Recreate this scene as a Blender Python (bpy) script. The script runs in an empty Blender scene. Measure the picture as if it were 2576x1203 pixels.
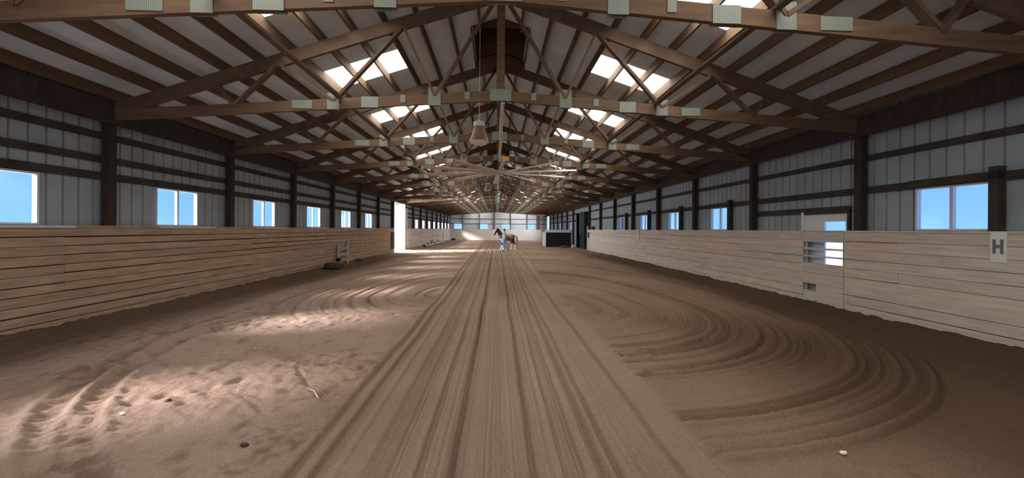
import bpy, bmesh, math, random
import numpy as np
from mathutils import Vector, Matrix

random.seed(7)
rng = np.random.RandomState(11)
C = bpy.context.scene.collection
SC = bpy.context.scene
PI = math.pi

# ------------------------------------------------------------------ camera
FPX = 940.0
cam_d = bpy.data.cameras.new('camera')
cam = bpy.data.objects.new('camera', cam_d); C.objects.link(cam)
cam_d.sensor_width = 36.0
cam_d.lens = FPX / 2576.0 * 36.0
cam_d.shift_y = -24.0 / 2576.0
cam_d.clip_end = 600
CAMX, CAMZ = -0.05, 1.615
cam.matrix_world = (Matrix.Translation((CAMX, 0, CAMZ)) @ Matrix.Rotation(math.radians(-2.3), 4, 'Z')
                    @ Matrix.Rotation(math.radians(90), 4, 'X') @ Matrix.Rotation(math.radians(0.38), 4, 'Z'))
SC.camera = cam

# ------------------------------------------------------------------ exposure
SC.view_settings.view_transform = 'Standard'
SC.view_settings.look = 'None'
SC.view_settings.gamma = 1.0
SC.view_settings.use_curve_mapping = False
SC.view_settings.exposure = 0.0
SC.cycles.use_denoising = True
SC.cycles.max_bounces = 8
SC.cycles.diffuse_bounces = 5
SC.cycles.transparent_max_bounces = 12
SC.cycles.sample_clamp_indirect = 6.0

# ------------------------------------------------------------------ world sky
W = bpy.data.worlds.new('sky'); SC.world = W; W.use_nodes = True
wn = W.node_tree; wn.nodes.clear()
w_out = wn.nodes.new('ShaderNodeOutputWorld'); w_bg = wn.nodes.new('ShaderNodeBackground')
w_tc = wn.nodes.new('ShaderNodeTexCoord'); w_sep = wn.nodes.new('ShaderNodeSeparateXYZ')
w_r = wn.nodes.new('ShaderNodeValToRGB')
wn.links.new(w_tc.outputs['Generated'], w_sep.inputs[0])
wn.links.new(w_sep.outputs['Z'], w_r.inputs[0])
w_r.color_ramp.elements[0].position = 0.0; w_r.color_ramp.elements[0].color = (0.32, 0.66, 1.3, 1)
w_r.color_ramp.elements[1].position = 0.35; w_r.color_ramp.elements[1].color = (0.13, 0.40, 1.25, 1)
w_az = wn.nodes.new('ShaderNodeValToRGB')
w_az.color_ramp.elements[0].position = 0.86; w_az.color_ramp.elements[0].color = (0, 0, 0, 1)
w_az.color_ramp.elements[1].position = 0.985; w_az.color_ramp.elements[1].color = (1, 1, 1, 1)
wn.links.new(w_sep.outputs['Y'], w_az.inputs[0])
w_noise = wn.nodes.new('ShaderNodeTexNoise'); w_noise.inputs['Scale'].default_value = 7.0
w_noise.inputs['Detail'].default_value = 3.0
wn.links.new(w_tc.outputs['Generated'], w_noise.inputs['Vector'])
w_mx = wn.nodes.new('ShaderNodeMixRGB'); w_mx.inputs['Color2'].default_value = (0.55, 0.92, 1.35, 1)
w_cl = wn.nodes.new('ShaderNodeMapRange'); w_cl.inputs['From Min'].default_value = 0.42
w_cl.inputs['From Max'].default_value = 0.72; w_cl.inputs['To Max'].default_value = 0.6
wn.links.new(w_noise.outputs['Fac'], w_cl.inputs['Value'])
w_add = wn.nodes.new('ShaderNodeMath'); w_add.operation = 'MAXIMUM'
w_sc = wn.nodes.new('ShaderNodeMath'); w_sc.operation = 'MULTIPLY'; w_sc.inputs[1].default_value = 0.7
wn.links.new(w_az.outputs[0], w_sc.inputs[0])
wn.links.new(w_sc.outputs[0], w_add.inputs[0]); wn.links.new(w_cl.outputs[0], w_add.inputs[1])
wn.links.new(w_add.outputs[0], w_mx.inputs['Fac'])
wn.links.new(w_r.outputs[0], w_mx.inputs['Color1'])
wn.links.new(w_mx.outputs[0], w_bg.inputs['Color'])
w_bg.inputs['Strength'].default_value = 1.15
wn.links.new(w_bg.outputs[0], w_out.inputs[0])

# hazy low sun from behind and to the left: falls through the left windows and the side door
sun_d = bpy.data.lights.new('sun', 'SUN'); sun = bpy.data.objects.new('sun', sun_d); C.objects.link(sun)
sun_d.energy = 32.0; sun_d.angle = math.radians(14); sun_d.color = (1.0, 0.86, 0.80)
SUN_EL = math.radians(27)
sdir = Vector((math.cos(SUN_EL) * 0.95, math.cos(SUN_EL) * 0.31, -math.sin(SUN_EL)))
sun.rotation_euler = sdir.to_track_quat('-Z', 'Y').to_euler()

def day(name, loc, rot, sx, sy, energy, col):
    d = bpy.data.lights.new(name, 'AREA'); d.shape = 'RECTANGLE'; d.size = sx; d.size_y = sy; d.energy = energy; d.color = col
    o = bpy.data.objects.new(name, d); C.objects.link(o); o.location = loc; o.rotation_euler = rot
    return o
# rear light added from an unseen door hole; daylight through the far right opening
day('added_rear_daylight', (-3.8, -8.35, 1.75), (math.radians(90), 0, math.radians(180)), 4.6, 3.2, 520, (1.0, 0.93, 0.88))
day('daylight_far_opening', (7.7, 52.0, 2.35), (0, math.radians(90), 0), 2.2, 3.1, 420, (0.95, 0.97, 1.0))
day('daylight_side_door', (-8.6, 26.2, 2.1), (0, math.radians(-90), 0), 2.4, 2.2, 750, (0.95, 0.97, 1.0))
SKYLIGHT_STRENGTH = 13.0

# ------------------------------------------------------------------ building dimensions (metres, Y runs down the hall)
BAY = 3.05
def YK(k): return 7.0 + BAY * k
Y_END = 55.8
Y_REAR = YK(-5)
XW = 7.13            # siding
XK = 6.93            # face of the kick walls
KH = 1.60            # height of kick walls
ROOF_C = 6.34; SL = 1 / 3.0
def roof_z(x): return ROOF_C - SL * abs(x)
EAVE = roof_z(XW)

# ------------------------------------------------------------------ materials
MATS = {}
def mat(name, col, rough=0.7, metal=0.0, noise=0.0, nscale=6.0, stretch=(1, 1, 1), bump=0.0, bscale=40.0,
        attr=None, emit=None, dark=None, spec=0.3):
    if name in MATS: return MATS[name]
    m = bpy.data.materials.new(name); m.use_nodes = True
    nt = m.node_tree; b = nt.nodes['Principled BSDF']
    b.inputs['Roughness'].default_value = rough; b.inputs['Metallic'].default_value = metal
    b.inputs['Specular IOR Level'].default_value = spec
    tc = nt.nodes.new('ShaderNodeTexCoord'); mp = nt.nodes.new('ShaderNodeMapping')
    mp.inputs['Scale'].default_value = stretch
    nt.links.new(tc.outputs['Object'], mp.inputs[0])
    src = None
    if attr:
        a = nt.nodes.new('ShaderNodeAttribute'); a.attribute_name = attr; src = a.outputs['Color']
    if noise > 0:
        n = nt.nodes.new('ShaderNodeTexNoise'); n.inputs['Scale'].default_value = nscale
        n.inputs['Detail'].default_value = 5
        nt.links.new(mp.outputs[0], n.inputs['Vector'])
        mr = nt.nodes.new('ShaderNodeMapRange'); mr.inputs['From Min'].default_value = 0.3
        mr.inputs['From Max'].default_value = 0.7
        mr.inputs['To Min'].default_value = 1 - noise; mr.inputs['To Max'].default_value = 1 + noise
        nt.links.new(n.outputs['Fac'], mr.inputs['Value'])
        mx = nt.nodes.new('ShaderNodeVectorMath'); mx.operation = 'SCALE'
        if src is not None: nt.links.new(src, mx.inputs[0])
        else: mx.inputs[0].default_value = col[:3]
        nt.links.new(mr.outputs[0], mx.inputs['Scale'])
        src = mx.outputs[0]
    if src is not None: nt.links.new(src, b.inputs['Base Color'])
    else: b.inputs['Base Color'].default_value = (*col[:3], 1)
    if bump > 0:
        n2 = nt.nodes.new('ShaderNodeTexNoise'); n2.inputs['Scale'].default_value = bscale
        n2.inputs['Detail'].default_value = 6
        nt.links.new(mp.outputs[0], n2.inputs['Vector'])
        bp = nt.nodes.new('ShaderNodeBump'); bp.inputs['Strength'].default_value = bump
        bp.inputs['Distance'].default_value = 0.02
        nt.links.new(n2.outputs['Fac'], bp.inputs['Height']); nt.links.new(bp.outputs[0], b.inputs['Normal'])
    if emit:
        b.inputs['Emission Color'].default_value = (*emit[:3], 1); b.inputs['Emission Strength'].default_value = emit[3]
    MATS[name] = m
    return m

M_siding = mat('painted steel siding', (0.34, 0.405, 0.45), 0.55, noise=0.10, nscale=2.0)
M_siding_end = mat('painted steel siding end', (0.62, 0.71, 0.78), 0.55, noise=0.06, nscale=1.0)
M_roof = mat('white faced roof sheet', (0.60, 0.69, 0.76), 0.6, noise=0.14, nscale=1.3)
M_timber = mat('aged timber', (0.20, 0.128, 0.085), 0.8, noise=0.3, nscale=3.0, stretch=(1, 1, 6), bump=0.2)
M_chord = mat('truss lumber', (0.135, 0.084, 0.050), 0.75, noise=0.25, nscale=3.0, stretch=(0.6, 4, 5), bump=0.15)
M_web = mat('truss web lumber', (0.12, 0.080, 0.054), 0.78, noise=0.25, nscale=3.5, bump=0.15)
M_purlin = mat('purlin lumber', (0.13, 0.082, 0.05), 0.78, noise=0.25, nscale=2.0, stretch=(5, 0.5, 5), bump=0.15)
M_post = mat('dark treated post', (0.048, 0.035, 0.029), 0.85, noise=0.3, nscale=5.0, stretch=(3, 3, 0.6), bump=0.2)
M_girt = mat('girt lumber', (0.055, 0.048, 0.042), 0.85, noise=0.3, nscale=4.0)
M_boardL = mat('kick boards left', (1, 1, 1), 0.8, attr='Col', noise=0.22, nscale=3.0, stretch=(4, 0.7, 7), bump=0.25)
M_boardR = mat('kick boards right', (1, 1, 1), 0.8, attr='Col', noise=0.14, nscale=3.0, stretch=(4, 0.7, 7), bump=0.2)
M_white = mat('white paint', (0.80, 0.80, 0.78), 0.5)
M_vinyl = mat('white vinyl', (0.62, 0.66, 0.72), 0.4)
M_letter = mat('grey letter paint', (0.16, 0.18, 0.24), 0.6)
M_black = mat('black rubber', (0.012, 0.012, 0.012), 0.7, noise=0.3, nscale=12)
M_gateblack = mat('black stained panel', (0.012, 0.015, 0.013), 0.75)
M_green = mat('dark green paint', (0.012, 0.035, 0.032), 0.6)
M_teal = mat('dark teal paint', (0.02, 0.05, 0.065), 0.6)
M_tan = mat('tan plywood', (0.40, 0.20, 0.10), 0.7, noise=0.1, nscale=4)
M_ply = mat('brown plywood', (0.12, 0.062, 0.035), 0.8, noise=0.25, nscale=3)
M_lampshade = mat('bronze lamp reflector', (0.21, 0.14, 0.085), 0.5, noise=0.25, nscale=9)
M_lampmetal = mat('galvanised metal', (0.55, 0.56, 0.54), 0.45)
M_lens = mat('frosted lamp lens', (0.75, 0.7, 0.66), 0.4)
M_cable = mat('pale conduit', (0.62, 0.62, 0.58), 0.5)
M_fan = mat('fan aluminium', (0.62, 0.58, 0.52), 0.4, metal=0.3)
M_fandark = mat('fan motor grey', (0.10, 0.09, 0.085), 0.5)
M_orange = mat('orange plastic', (0.75, 0.35, 0.1), 0.5)
M_pale = mat('weathered pale paint', (0.40, 0.43, 0.42), 0.6, noise=0.15)
M_stone = mat('pale stone', (0.62, 0.58, 0.55), 0.8, noise=0.1)
M_grass = mat('sunlit yard', (0.30, 0.33, 0.24), 0.9, noise=0.2, nscale=0.4)
M_gravel = mat('pale gravel yard', (0.62, 0.62, 0.60), 0.9, noise=0.1, nscale=1.0)
M_leaf = mat('tree leaves', (0.10, 0.26, 0.09), 0.8, noise=0.4, nscale=1.5)
M_bark = mat('tree bark', (0.12, 0.09, 0.07), 0.9, noise=0.3)
M_clod = mat('moist clod', (0.08, 0.052, 0.035), 0.95)
M_straw = mat('pale straw', (0.8, 0.74, 0.6), 0.7)

def plate_mat():
    m = bpy.data.materials.new('toothed galvanised plate'); m.use_nodes = True; nt = m.node_tree
    b = nt.nodes['Principled BSDF']; b.inputs['Roughness'].default_value = 0.55; b.inputs['Metallic'].default_value = 0.0
    tc = nt.nodes.new('ShaderNodeTexCoord'); w = nt.nodes.new('ShaderNodeTexWave')
    w.inputs['Scale'].default_value = 16.0; w.bands_direction = 'X'
    nt.links.new(tc.outputs['Object'], w.inputs['Vector'])
    r = nt.nodes.new('ShaderNodeValToRGB')
    r.color_ramp.elements[0].position = 0.0; r.color_ramp.elements[0].color = (0.11, 0.13, 0.11, 1)
    r.color_ramp.elements[1].position = 0.35; r.color_ramp.elements[1].color = (0.235, 0.27, 0.23, 1)
    nt.links.new(w.outputs['Fac'], r.inputs[0]); nt.links.new(r.outputs[0], b.inputs['Base Color'])
    return m
M_plate = plate_mat()

def skylight_mat():
    m = bpy.data.materials.new('translucent fibreglass daylight panel'); m.use_nodes = True; nt = m.node_tree
    b = nt.nodes['Principled BSDF']; b.inputs['Base Color'].default_value = (0.8, 0.8, 0.7, 1)
    b.inputs['Emission Color'].default_value = (1.0, 0.94, 0.84, 1)
    b.inputs['Emission Strength'].default_value = SKYLIGHT_STRENGTH
    return m
M_sky = skylight_mat()

def glass_mat(name='window glass', tint=(0.92, 0.96, 1.0)):
    m = bpy.data.materials.new(name); m.use_nodes = True; nt = m.node_tree; nt.nodes.clear()
    o = nt.nodes.new('ShaderNodeOutputMaterial'); t = nt.nodes.new('ShaderNodeBsdfTransparent')
    t.inputs[0].default_value = (*tint, 1)
    g = nt.nodes.new('ShaderNodeBsdfGlossy'); g.inputs['Roughness'].default_value = 0.05
    mx = nt.nodes.new('ShaderNodeMixShader'); mx.inputs[0].default_value = 0.05
    nt.links.new(t.outputs[0], mx.inputs[1]); nt.links.new(g.outputs[0], mx.inputs[2]); nt.links.new(mx.outputs[0], o.inputs[0])
    return m
M_glass = glass_mat()

def sand_mat():
    m = bpy.data.materials.new('raked arena sand'); m.use_nodes = True; nt = m.node_tree
    b = nt.nodes['Principled BSDF']; b.inputs['Roughness'].default_value = 0.95
    b.inputs['Specular IOR Level'].default_value = 0.1
    tc = nt.nodes.new('ShaderNodeTexCoord')
    a = nt.nodes.new('ShaderNodeAttribute'); a.attribute_name = 'Col'
    n = nt.nodes.new('ShaderNodeTexNoise'); n.inputs['Scale'].default_value = 55; n.inputs['Detail'].default_value = 8
    n.inputs['Roughness'].default_value = 0.75
    nt.links.new(tc.outputs['Object'], n.inputs['Vector'])
    mr = nt.nodes.new('ShaderNodeMapRange'); mr.inputs['From Min'].default_value = 0.3; mr.inputs['From Max'].default_value = 0.7
    mr.inputs['To Min'].default_value = 0.72; mr.inputs['To Max'].default_value = 1.28
    nt.links.new(n.outputs['Fac'], mr.inputs['Value'])
    s = nt.nodes.new('ShaderNodeVectorMath'); s.operation = 'SCALE'
    nt.links.new(a.outputs['Color'], s.inputs[0]); nt.links.new(mr.outputs[0], s.inputs['Scale'])
    nt.links.new(s.outputs[0], b.inputs['Base Color'])
    n2 = nt.nodes.new('ShaderNodeTexNoise'); n2.inputs['Scale'].default_value = 28; n2.inputs['Detail'].default_value = 10
    n2.inputs['Roughness'].default_value = 0.7
    nt.links.new(tc.outputs['Object'], n2.inputs['Vector'])
    bp = nt.nodes.new('ShaderNodeBump'); bp.inputs['Strength'].default_value = 0.75; bp.inputs['Distance'].default_value = 0.03
    nt.links.new(n2.outputs['Fac'], bp.inputs['Height']); nt.links.new(bp.outputs[0], b.inputs['Normal'])
    return m
M_sand = sand_mat()

# ------------------------------------------------------------------ mesh helpers
class MB:
    def __init__(s): s.v = []; s.f = []; s.c = []; s.m = []; s.smooth = False
    def quadbox(s, P, col=None, mi=0):
        n = len(s.v); s.v += [tuple(p) for p in P]
        for f in ((0, 3, 2, 1), (4, 5, 6, 7), (0, 1, 5, 4), (1, 2, 6, 5), (2, 3, 7, 6), (3, 0, 4, 7)):
            s.f.append(tuple(n + i for i in f)); s.c.append(col); s.m.append(mi)
        return s
    def box(s, x0, x1, y0, y1, z0, z1, col=None, mi=0):
        s.quadbox([(x0, y0, z0), (x1, y0, z0), (x1, y1, z0), (x0, y1, z0),
                   (x0, y0, z1), (x1, y0, z1), (x1, y1, z1), (x0, y1, z1)], col, mi); return s
    def beam(s, p, q, w, h, up=(0, 0, 1), col=None, mi=0):
        p = Vector(p); q = Vector(q); d = (q - p).normalized(); u = Vector(up)
        r = d.cross(u).normalized(); u = r.cross(d).normalized()
        r = r * w / 2; u = u * h / 2
        s.quadbox([p - r - u, p + r - u, q + r - u, q - r - u, p - r + u, p + r + u, q + r + u, q - r + u], col, mi); return s
    def poly(s, pts, col=None, mi=0):
        n = len(s.v); s.v += [tuple(p) for p in pts]; s.f.append(tuple(range(n, n + len(pts)))); s.c.append(col); s.m.append(mi); return s
    def tube(s, pts, r, n=8, cap=True, col=None, mi=0):
        pts = [Vector(p) for p in pts]; rs = r if isinstance(r, (list, tuple)) else [r] * len(pts)
        rings = []
        for i, p in enumerate(pts):
            d = (pts[min(i + 1, len(pts) - 1)] - pts[max(i - 1, 0)]).normalized()
            u = Vector((0, 0, 1)) if abs(d.z) < 0.9 else Vector((1, 0, 0))
            a = d.cross(u).normalized(); b = a.cross(d)
            k = len(s.v)
            for j in range(n):
                t = 2 * PI * j / n; s.v.append(tuple(p + (a * math.cos(t) + b * math.sin(t)) * rs[i]))
            rings.append(k)
        for i in range(len(pts) - 1):
            for j in range(n):
                s.f.append((rings[i] + j, rings[i] + (j + 1) % n, rings[i + 1] + (j + 1) % n, rings[i + 1] + j)); s.c.append(col); s.m.append(mi)
        if cap:
            s.f.append(tuple(rings[0] + j for j in range(n))[::-1]); s.c.append(col); s.m.append(mi)
            s.f.append(tuple(rings[-1] + j for j in range(n))); s.c.append(col); s.m.append(mi)
        return s
    def lathe(s, prof, cx=0, cy=0, n=24, col=None):
        k = len(s.v)
        for r, z in prof:
            for j in range(n):
                t = 2 * PI * j / n; s.v.append((cx + r * math.cos(t), cy + r * math.sin(t), z))
        for i in range(len(prof) - 1):
            for j in range(n):
                s.f.append((k + i * n + j, k + i * n + (j + 1) % n, k + (i + 1) * n + (j + 1) % n, k + (i + 1) * n + j)); s.c.append(col); s.m.append(0)
        return s
    def blob(s, c, r, seed=0, n=8, m=12, rough=0.15, col=None):
        rs = random.Random(seed); k = len(s.v)
        for i in range(n + 1):
            for j in range(m):
                th = PI * i / n; ph = 2 * PI * j / m; q = 1 + rs.uniform(-rough, rough) * (0 < i < n)
                s.v.append((c[0] + r[0] * q * math.sin(th) * math.cos(ph), c[1] + r[1] * q * math.sin(th) * math.sin(ph), c[2] + r[2] * q * math.cos(th)))
        for i in range(n):
            for j in range(m):
                s.f.append((k + i * m + j, k + (i + 1) * m + j, k + (i + 1) * m + (j + 1) % m, k + i * m + (j + 1) % m)); s.c.append(col); s.m.append(0)
        return s
    def build(s, name, material, parent=None, smooth=False, loc=None, bevel=0):
        me = bpy.data.meshes.new(name); me.from_pydata(s.v, [], s.f); me.update()
        mats = material if isinstance(material, (list, tuple)) else [material]
        for mm in mats: me.materials.append(mm)
        if len(mats) > 1: me.polygons.foreach_set('material_index', s.m)
        if any(c is not None for c in s.c):
            ca = me.color_attributes.new('Col', 'FLOAT_COLOR', 'CORNER')
            arr = []
            for f, c in zip(s.f, s.c):
                c = c or (0.5, 0.5, 0.5); arr += [c[0], c[1], c[2], 1.0] * len(f)
            ca.data.foreach_set('color', arr)
        if smooth or s.smooth: me.polygons.foreach_set('use_smooth', [True] * len(me.polygons))
        o = bpy.data.objects.new(name, me); C.objects.link(o)
        if parent is not None: o.parent = parent
        if loc is not None: o.location = loc
        if bevel:
            md = o.modifiers.new('bevel', 'BEVEL'); md.width = bevel; md.segments = 2; md.limit_method = 'ANGLE'
        return o

def tag(o, label, cat, group=None):
    o['label'] = label; o['category'] = cat
    if group: o['group'] = group
    return o
def thing(name, label, cat, loc=(0, 0, 0), rotz=0, group=None):
    o = bpy.data.objects.new(name, None); C.objects.link(o); o.empty_display_size = 0.2
    o.location = loc; o.rotation_euler = (0, 0, rotz)
    return tag(o, label, cat, group)
def struct(o, label=None, cat=None):
    o['kind'] = 'structure'
    if label: o['label'] = label
    if cat: o['category'] = cat
    return o
def copy_tree(o, parent=None):
    c = o.copy(); C.objects.link(c); c.parent = parent
    for ch in list(o.children): copy_tree(ch, c)
    return c
ORD = ['zeroth', 'first', 'second', 'third', 'fourth', 'fifth', 'sixth', 'seventh', 'eighth', 'ninth', 'tenth', 'eleventh', 'twelfth',
       'thirteenth', 'fourteenth', 'fifteenth', 'sixteenth', 'seventeenth', 'eighteenth', 'nineteenth', 'twentieth', 'twenty-first', 'twenty-second']
SIDES = ((-1, 'left'), (1, 'right'))

# ------------------------------------------------------------------ openings
L_WIN = [k for k in (-4, -3, -2, -1, 0, 1, 2, 3, 4, 8, 9, 10, 11, 12, 13, 14, 15)]
R_WIN = [k for k in (-3, -2, -1, 1, 2, 3, 4, 9, 11, 12, 13)]
LW0, LW1, LZ0, LZ1 = 1.0, 2.08, 1.64, 2.44
RW0, RW1, RZ0, RZ1 = 1.15, 2.15, 1.64, 2.36
L_DOOR = (YK(6) + 0.07, YK(7) - 0.07)
R_MAN = (7.34, 8.42)
R_AISLE = (28.62, 33.6)
R_FAR = (50.4, 53.6)
E_WIN = [(-6.45, -5.2), (-2.62, -1.37), (0.66, 1.9), (4.3, 5.62)]

def ribbed_wall(side, holes, name):
    """corrugated sheet wall along Y with rectangular holes (y0,y1,z0,z1)"""
    mb = MB(); x = side * XW; out = side * 0.03; pitch = 0.229
    ys = [Y_REAR]
    y = Y_REAR
    cuts = sorted(set([h[0] for h in holes] + [h[1] for h in holes]))
    prof = []
    while y < Y_END:
        prof += [(y, 0), (y + pitch - 0.035, 0), (y + pitch - 0.026, 1), (y + pitch - 0.008, 1)]
        y += pitch
    prof = [p for p in prof if p[0] < Y_END] + [(Y_END, 0)]
    pts = []
    ci = 0
    for i, (py, d) in enumerate(prof):
        while ci < len(cuts) and cuts[ci] <= py:
            if i: 
                a, b = prof[i - 1], prof[i]; t = (cuts[ci] - a[0]) / max(b[0] - a[0], 1e-6)
                pts.append((cuts[ci], a[1] + (b[1] - a[1]) * t))
            ci += 1
        pts.append((py, d))
    for (ya, da), (yb, db) in zip(pts[:-1], pts[1:]):
        if yb - ya < 1e-5: continue
        ym = (ya + yb) / 2; bands = [(-0.05, EAVE + 0.03)]
        for (h0, h1, z0, z1) in holes:
            if h0 < ym < h1:
                nb = []
                for (a, b) in bands:
                    if z0 > a: nb.append((a, min(z0, b)))
                    if z1 < b: nb.append((max(z1, a), b))
                bands = nb
        for (a, b) in bands:
            if b - a > 1e-3:
                xa, xb = x + out * da, x + out * db
                mb.poly([(xa, ya, a), (xb, yb, a), (xb, yb, b), (xa, ya, b)])
                mb.poly([(x + side * 0.045, ya, a), (x + side * 0.045, yb, a), (x + side * 0.045, yb, b), (x + side * 0.045, ya, b)])
    return mb.build(name, M_siding)

lh = [(YK(k) + LW0, YK(k) + LW1, LZ0, LZ1) for k in L_WIN] + [(L_DOOR[0], L_DOOR[1], -1, 3.46)]
rh = [(YK(k) + RW0, YK(k) + RW1, RZ0, RZ1) for k in R_WIN] + [(R_MAN[0], R_MAN[1], -1, 2.0), (R_AISLE[0], R_AISLE[1], -1, 3.1), (R_FAR[0], R_FAR[1], 0.0, 3.5)]
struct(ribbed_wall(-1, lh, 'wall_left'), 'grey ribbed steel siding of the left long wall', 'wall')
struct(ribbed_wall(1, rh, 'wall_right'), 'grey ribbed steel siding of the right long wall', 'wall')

def end_wall(y, holes, name, material, dirn):
    mb = MB(); xs = sorted(set([-XW, 0, XW] + [h[0] for h in holes] + [h[1] for h in holes]))
    for a, b in zip(xs[:-1], xs[1:]):
        xm = (a + b) / 2; bands = [[-0.05, None]]
        cut = [h for h in holes if h[0] < xm < h[1]]
        zs = [-0.05]
        for h in cut: zs += [h[2], h[3]]
        segs = [(zs[i], zs[i + 1] if i + 1 < len(zs) else None) for i in range(0, len(zs), 2)]
        for z0, z1 in segs:
            if z1 is not None and z1 - z0 < 1e-3: continue
            ta, tb = (z1, z1) if z1 is not None else (roof_z(a), roof_z(b))
            mb.quadbox([(a, y, z0), (b, y, z0), (b, y + dirn * 0.03, z0), (a, y + dirn * 0.03, z0), (a, y, ta), (b, y, tb), (b, y + dirn * 0.03, tb), (a, y + dirn * 0.03, ta)])
    return mb.build(name, material)
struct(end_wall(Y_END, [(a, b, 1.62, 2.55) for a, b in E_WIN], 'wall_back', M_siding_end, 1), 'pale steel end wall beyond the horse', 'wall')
struct(end_wall(Y_REAR, [(-6.2, -1.4, -0.05, 3.4)], 'wall_front', M_siding, -1), 'end wall behind the viewer', 'wall')  # door hole added out of view for the rear light

# ------------------------------------------------------------------ roof
SKX = (2.19, 3.86); SKY0, SKY1 = 1.36, 2.30
CUP = [(8.35, 10.0), (YK(4) + 1.85, YK(5) - 0.05)]
def roof():
    mb = MB()
    holes = []
    for k in range(-5, 16): holes.append((YK(k) + SKY0, YK(k) + SKY1, SKX[0], SKX[1]))
    for a, b in CUP: holes.append((a, b, 0.0, 0.62))
    ys = sorted(set([Y_REAR - 0.3, Y_END + 0.3] + [h[0] for h in holes] + [h[1] for h in holes]))
    XE = XW + 0.35
    for a, b in zip(ys[:-1], ys[1:]):
        ym = (a + b) / 2; segs = [(0.0, XE)]
        for h in holes:
            if h[0] < ym < h[1]:
                ns = []
                for s0, s1 in segs:
                    if h[2] > s0: ns.append((s0, min(h[2], s1)))
                    if h[3] < s1: ns.append((max(h[3], s0), s1))
                segs = ns
        for s0, s1 in segs:
            if s1 - s0 < 1e-4: continue
            for sd in (-1, 1):
                x0, x1 = sd * s0, sd * s1; z0, z1 = roof_z(s0), roof_z(s1)
                mb.quadbox([(x0, a, z0), (x1, a, z1), (x1, b, z1), (x0, b, z0), (x0, a, z0 + 0.03), (x1, a, z1 + 0.03), (x1, b, z1 + 0.03), (x0, b, z0 + 0.03)])
    return mb.build('ceiling', M_roof)
struct(roof(), 'pitched roof of white-faced sheets', 'ceiling')

wn_count = [0]
def next_window():
    wn_count[0] += 1; return 'window_%d' % wn_count[0]

# translucent roof panels
sky0 = None
n_s = 0
for k in range(-5, 16):
    for sd, sn in SIDES:
        mb = MB(); x0, x1 = sd * SKX[0], sd * SKX[1]; z0, z1 = roof_z(SKX[0]) + 0.012, roof_z(SKX[1]) + 0.012
        # corrugation of the panel: 6 long flutes running down the slope
        nfl = 12
        y0, y1 = SKY0 - 0.01, SKY1 + 0.01
        for j in range(nfl):
            ya = y0 + (y1 - y0) * j / nfl; yb = y0 + (y1 - y0) * (j + 1) / nfl
            da = 0.008 * (j % 2); db = 0.008 * ((j + 1) % 2)
            mb.poly([(x0, ya, z0 + da), (x1, ya, z1 + da), (x1, yb, z1 + db), (x0, yb, z0 + db)])
        o = mb.build(next_window(), M_sky, loc=(0, YK(k), 0))
        n_s += 1
        struct(o, 'bright translucent skylight in the %s roof slope, %s bay' % (sn, ('behind-viewer' if k < -1 else ORD[k + 2])), 'skylight')

# roof vent shafts (cupolas)
for i, (a, b) in enumerate(CUP):
    t = thing('roof_vent_shaft', 'square brown plywood vent shaft rising at the ridge, %s' % ('nearest the viewer' if i == 0 else 'smaller in the distance past the fan'), 'roof vent', (0, (a + b) / 2, 5.8), group='ridge vent shafts')
    h0, h1 = roof_z(0.64) - 5.8, 7.75 - 5.8; ya, yb = a - (a + b) / 2, b - (a + b) / 2
    MB().box(-0.66, 0.66, yb, yb + 0.025, 0.0, h1).build('end_panel', M_ply, t)
    MB().box(-0.66, 0.66, ya - 0.025, ya, 0.32, h1).build('end_panel', M_ply, t)
    MB().box(-0.66, -0.635, ya, yb, h0 - 0.1, h1).build('side_panel', M_ply, t)
    MB().box(0.635, 0.66, ya, yb, h0 - 0.1, h1).build('side_panel', M_ply, t)
    MB().box(-0.7, 0.7, ya - 0.05, yb + 0.05, h1, h1 + 0.03).build('cap', M_ply, t)
    MB().box(-0.5, 0.5, yb - 0.12, yb - 0.07, 1.18, 1.24).build('cross_bar', M_white, t)

# ------------------------------------------------------------------ purlins
PX = [0.46, 1.03, 1.60, 2.17, 2.74, 3.31, 3.88, 4.47, 5.06, 5.66, 6.26, 6.86]
for sd, sn in SIDES:
    for i, x in enumerate(PX):
        z = roof_z(x)
        segs = [(YK(-2), Y_END)]
        if x < 0.65: segs = [(YK(-2), CUP[0][0] - 0.03), (CUP[0][1] + 0.03, CUP[1][0] - 0.03), (CUP[1][1] + 0.03, Y_END)]
        mb = MB()
        for a, b in segs:
            mb.quadbox([(sd * x - 0.02, a, z - 0.19), (sd * x + 0.02, a, z - 0.19), (sd * x + 0.02, b, z - 0.19), (sd * x - 0.02, b, z - 0.19),
                        (sd * x - 0.02, a, z - 0.008), (sd * x + 0.02, a, z - 0.008), (sd * x + 0.02, b, z - 0.008), (sd * x - 0.02, b, z - 0.008)])
        o = mb.build('roof_purlin', M_purlin)
        tag(o, 'brown roof purlin on the %s slope running down the hall, %s down from the ridge' % (sn, ORD[i + 1]), 'purlin', 'roof purlins')

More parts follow.
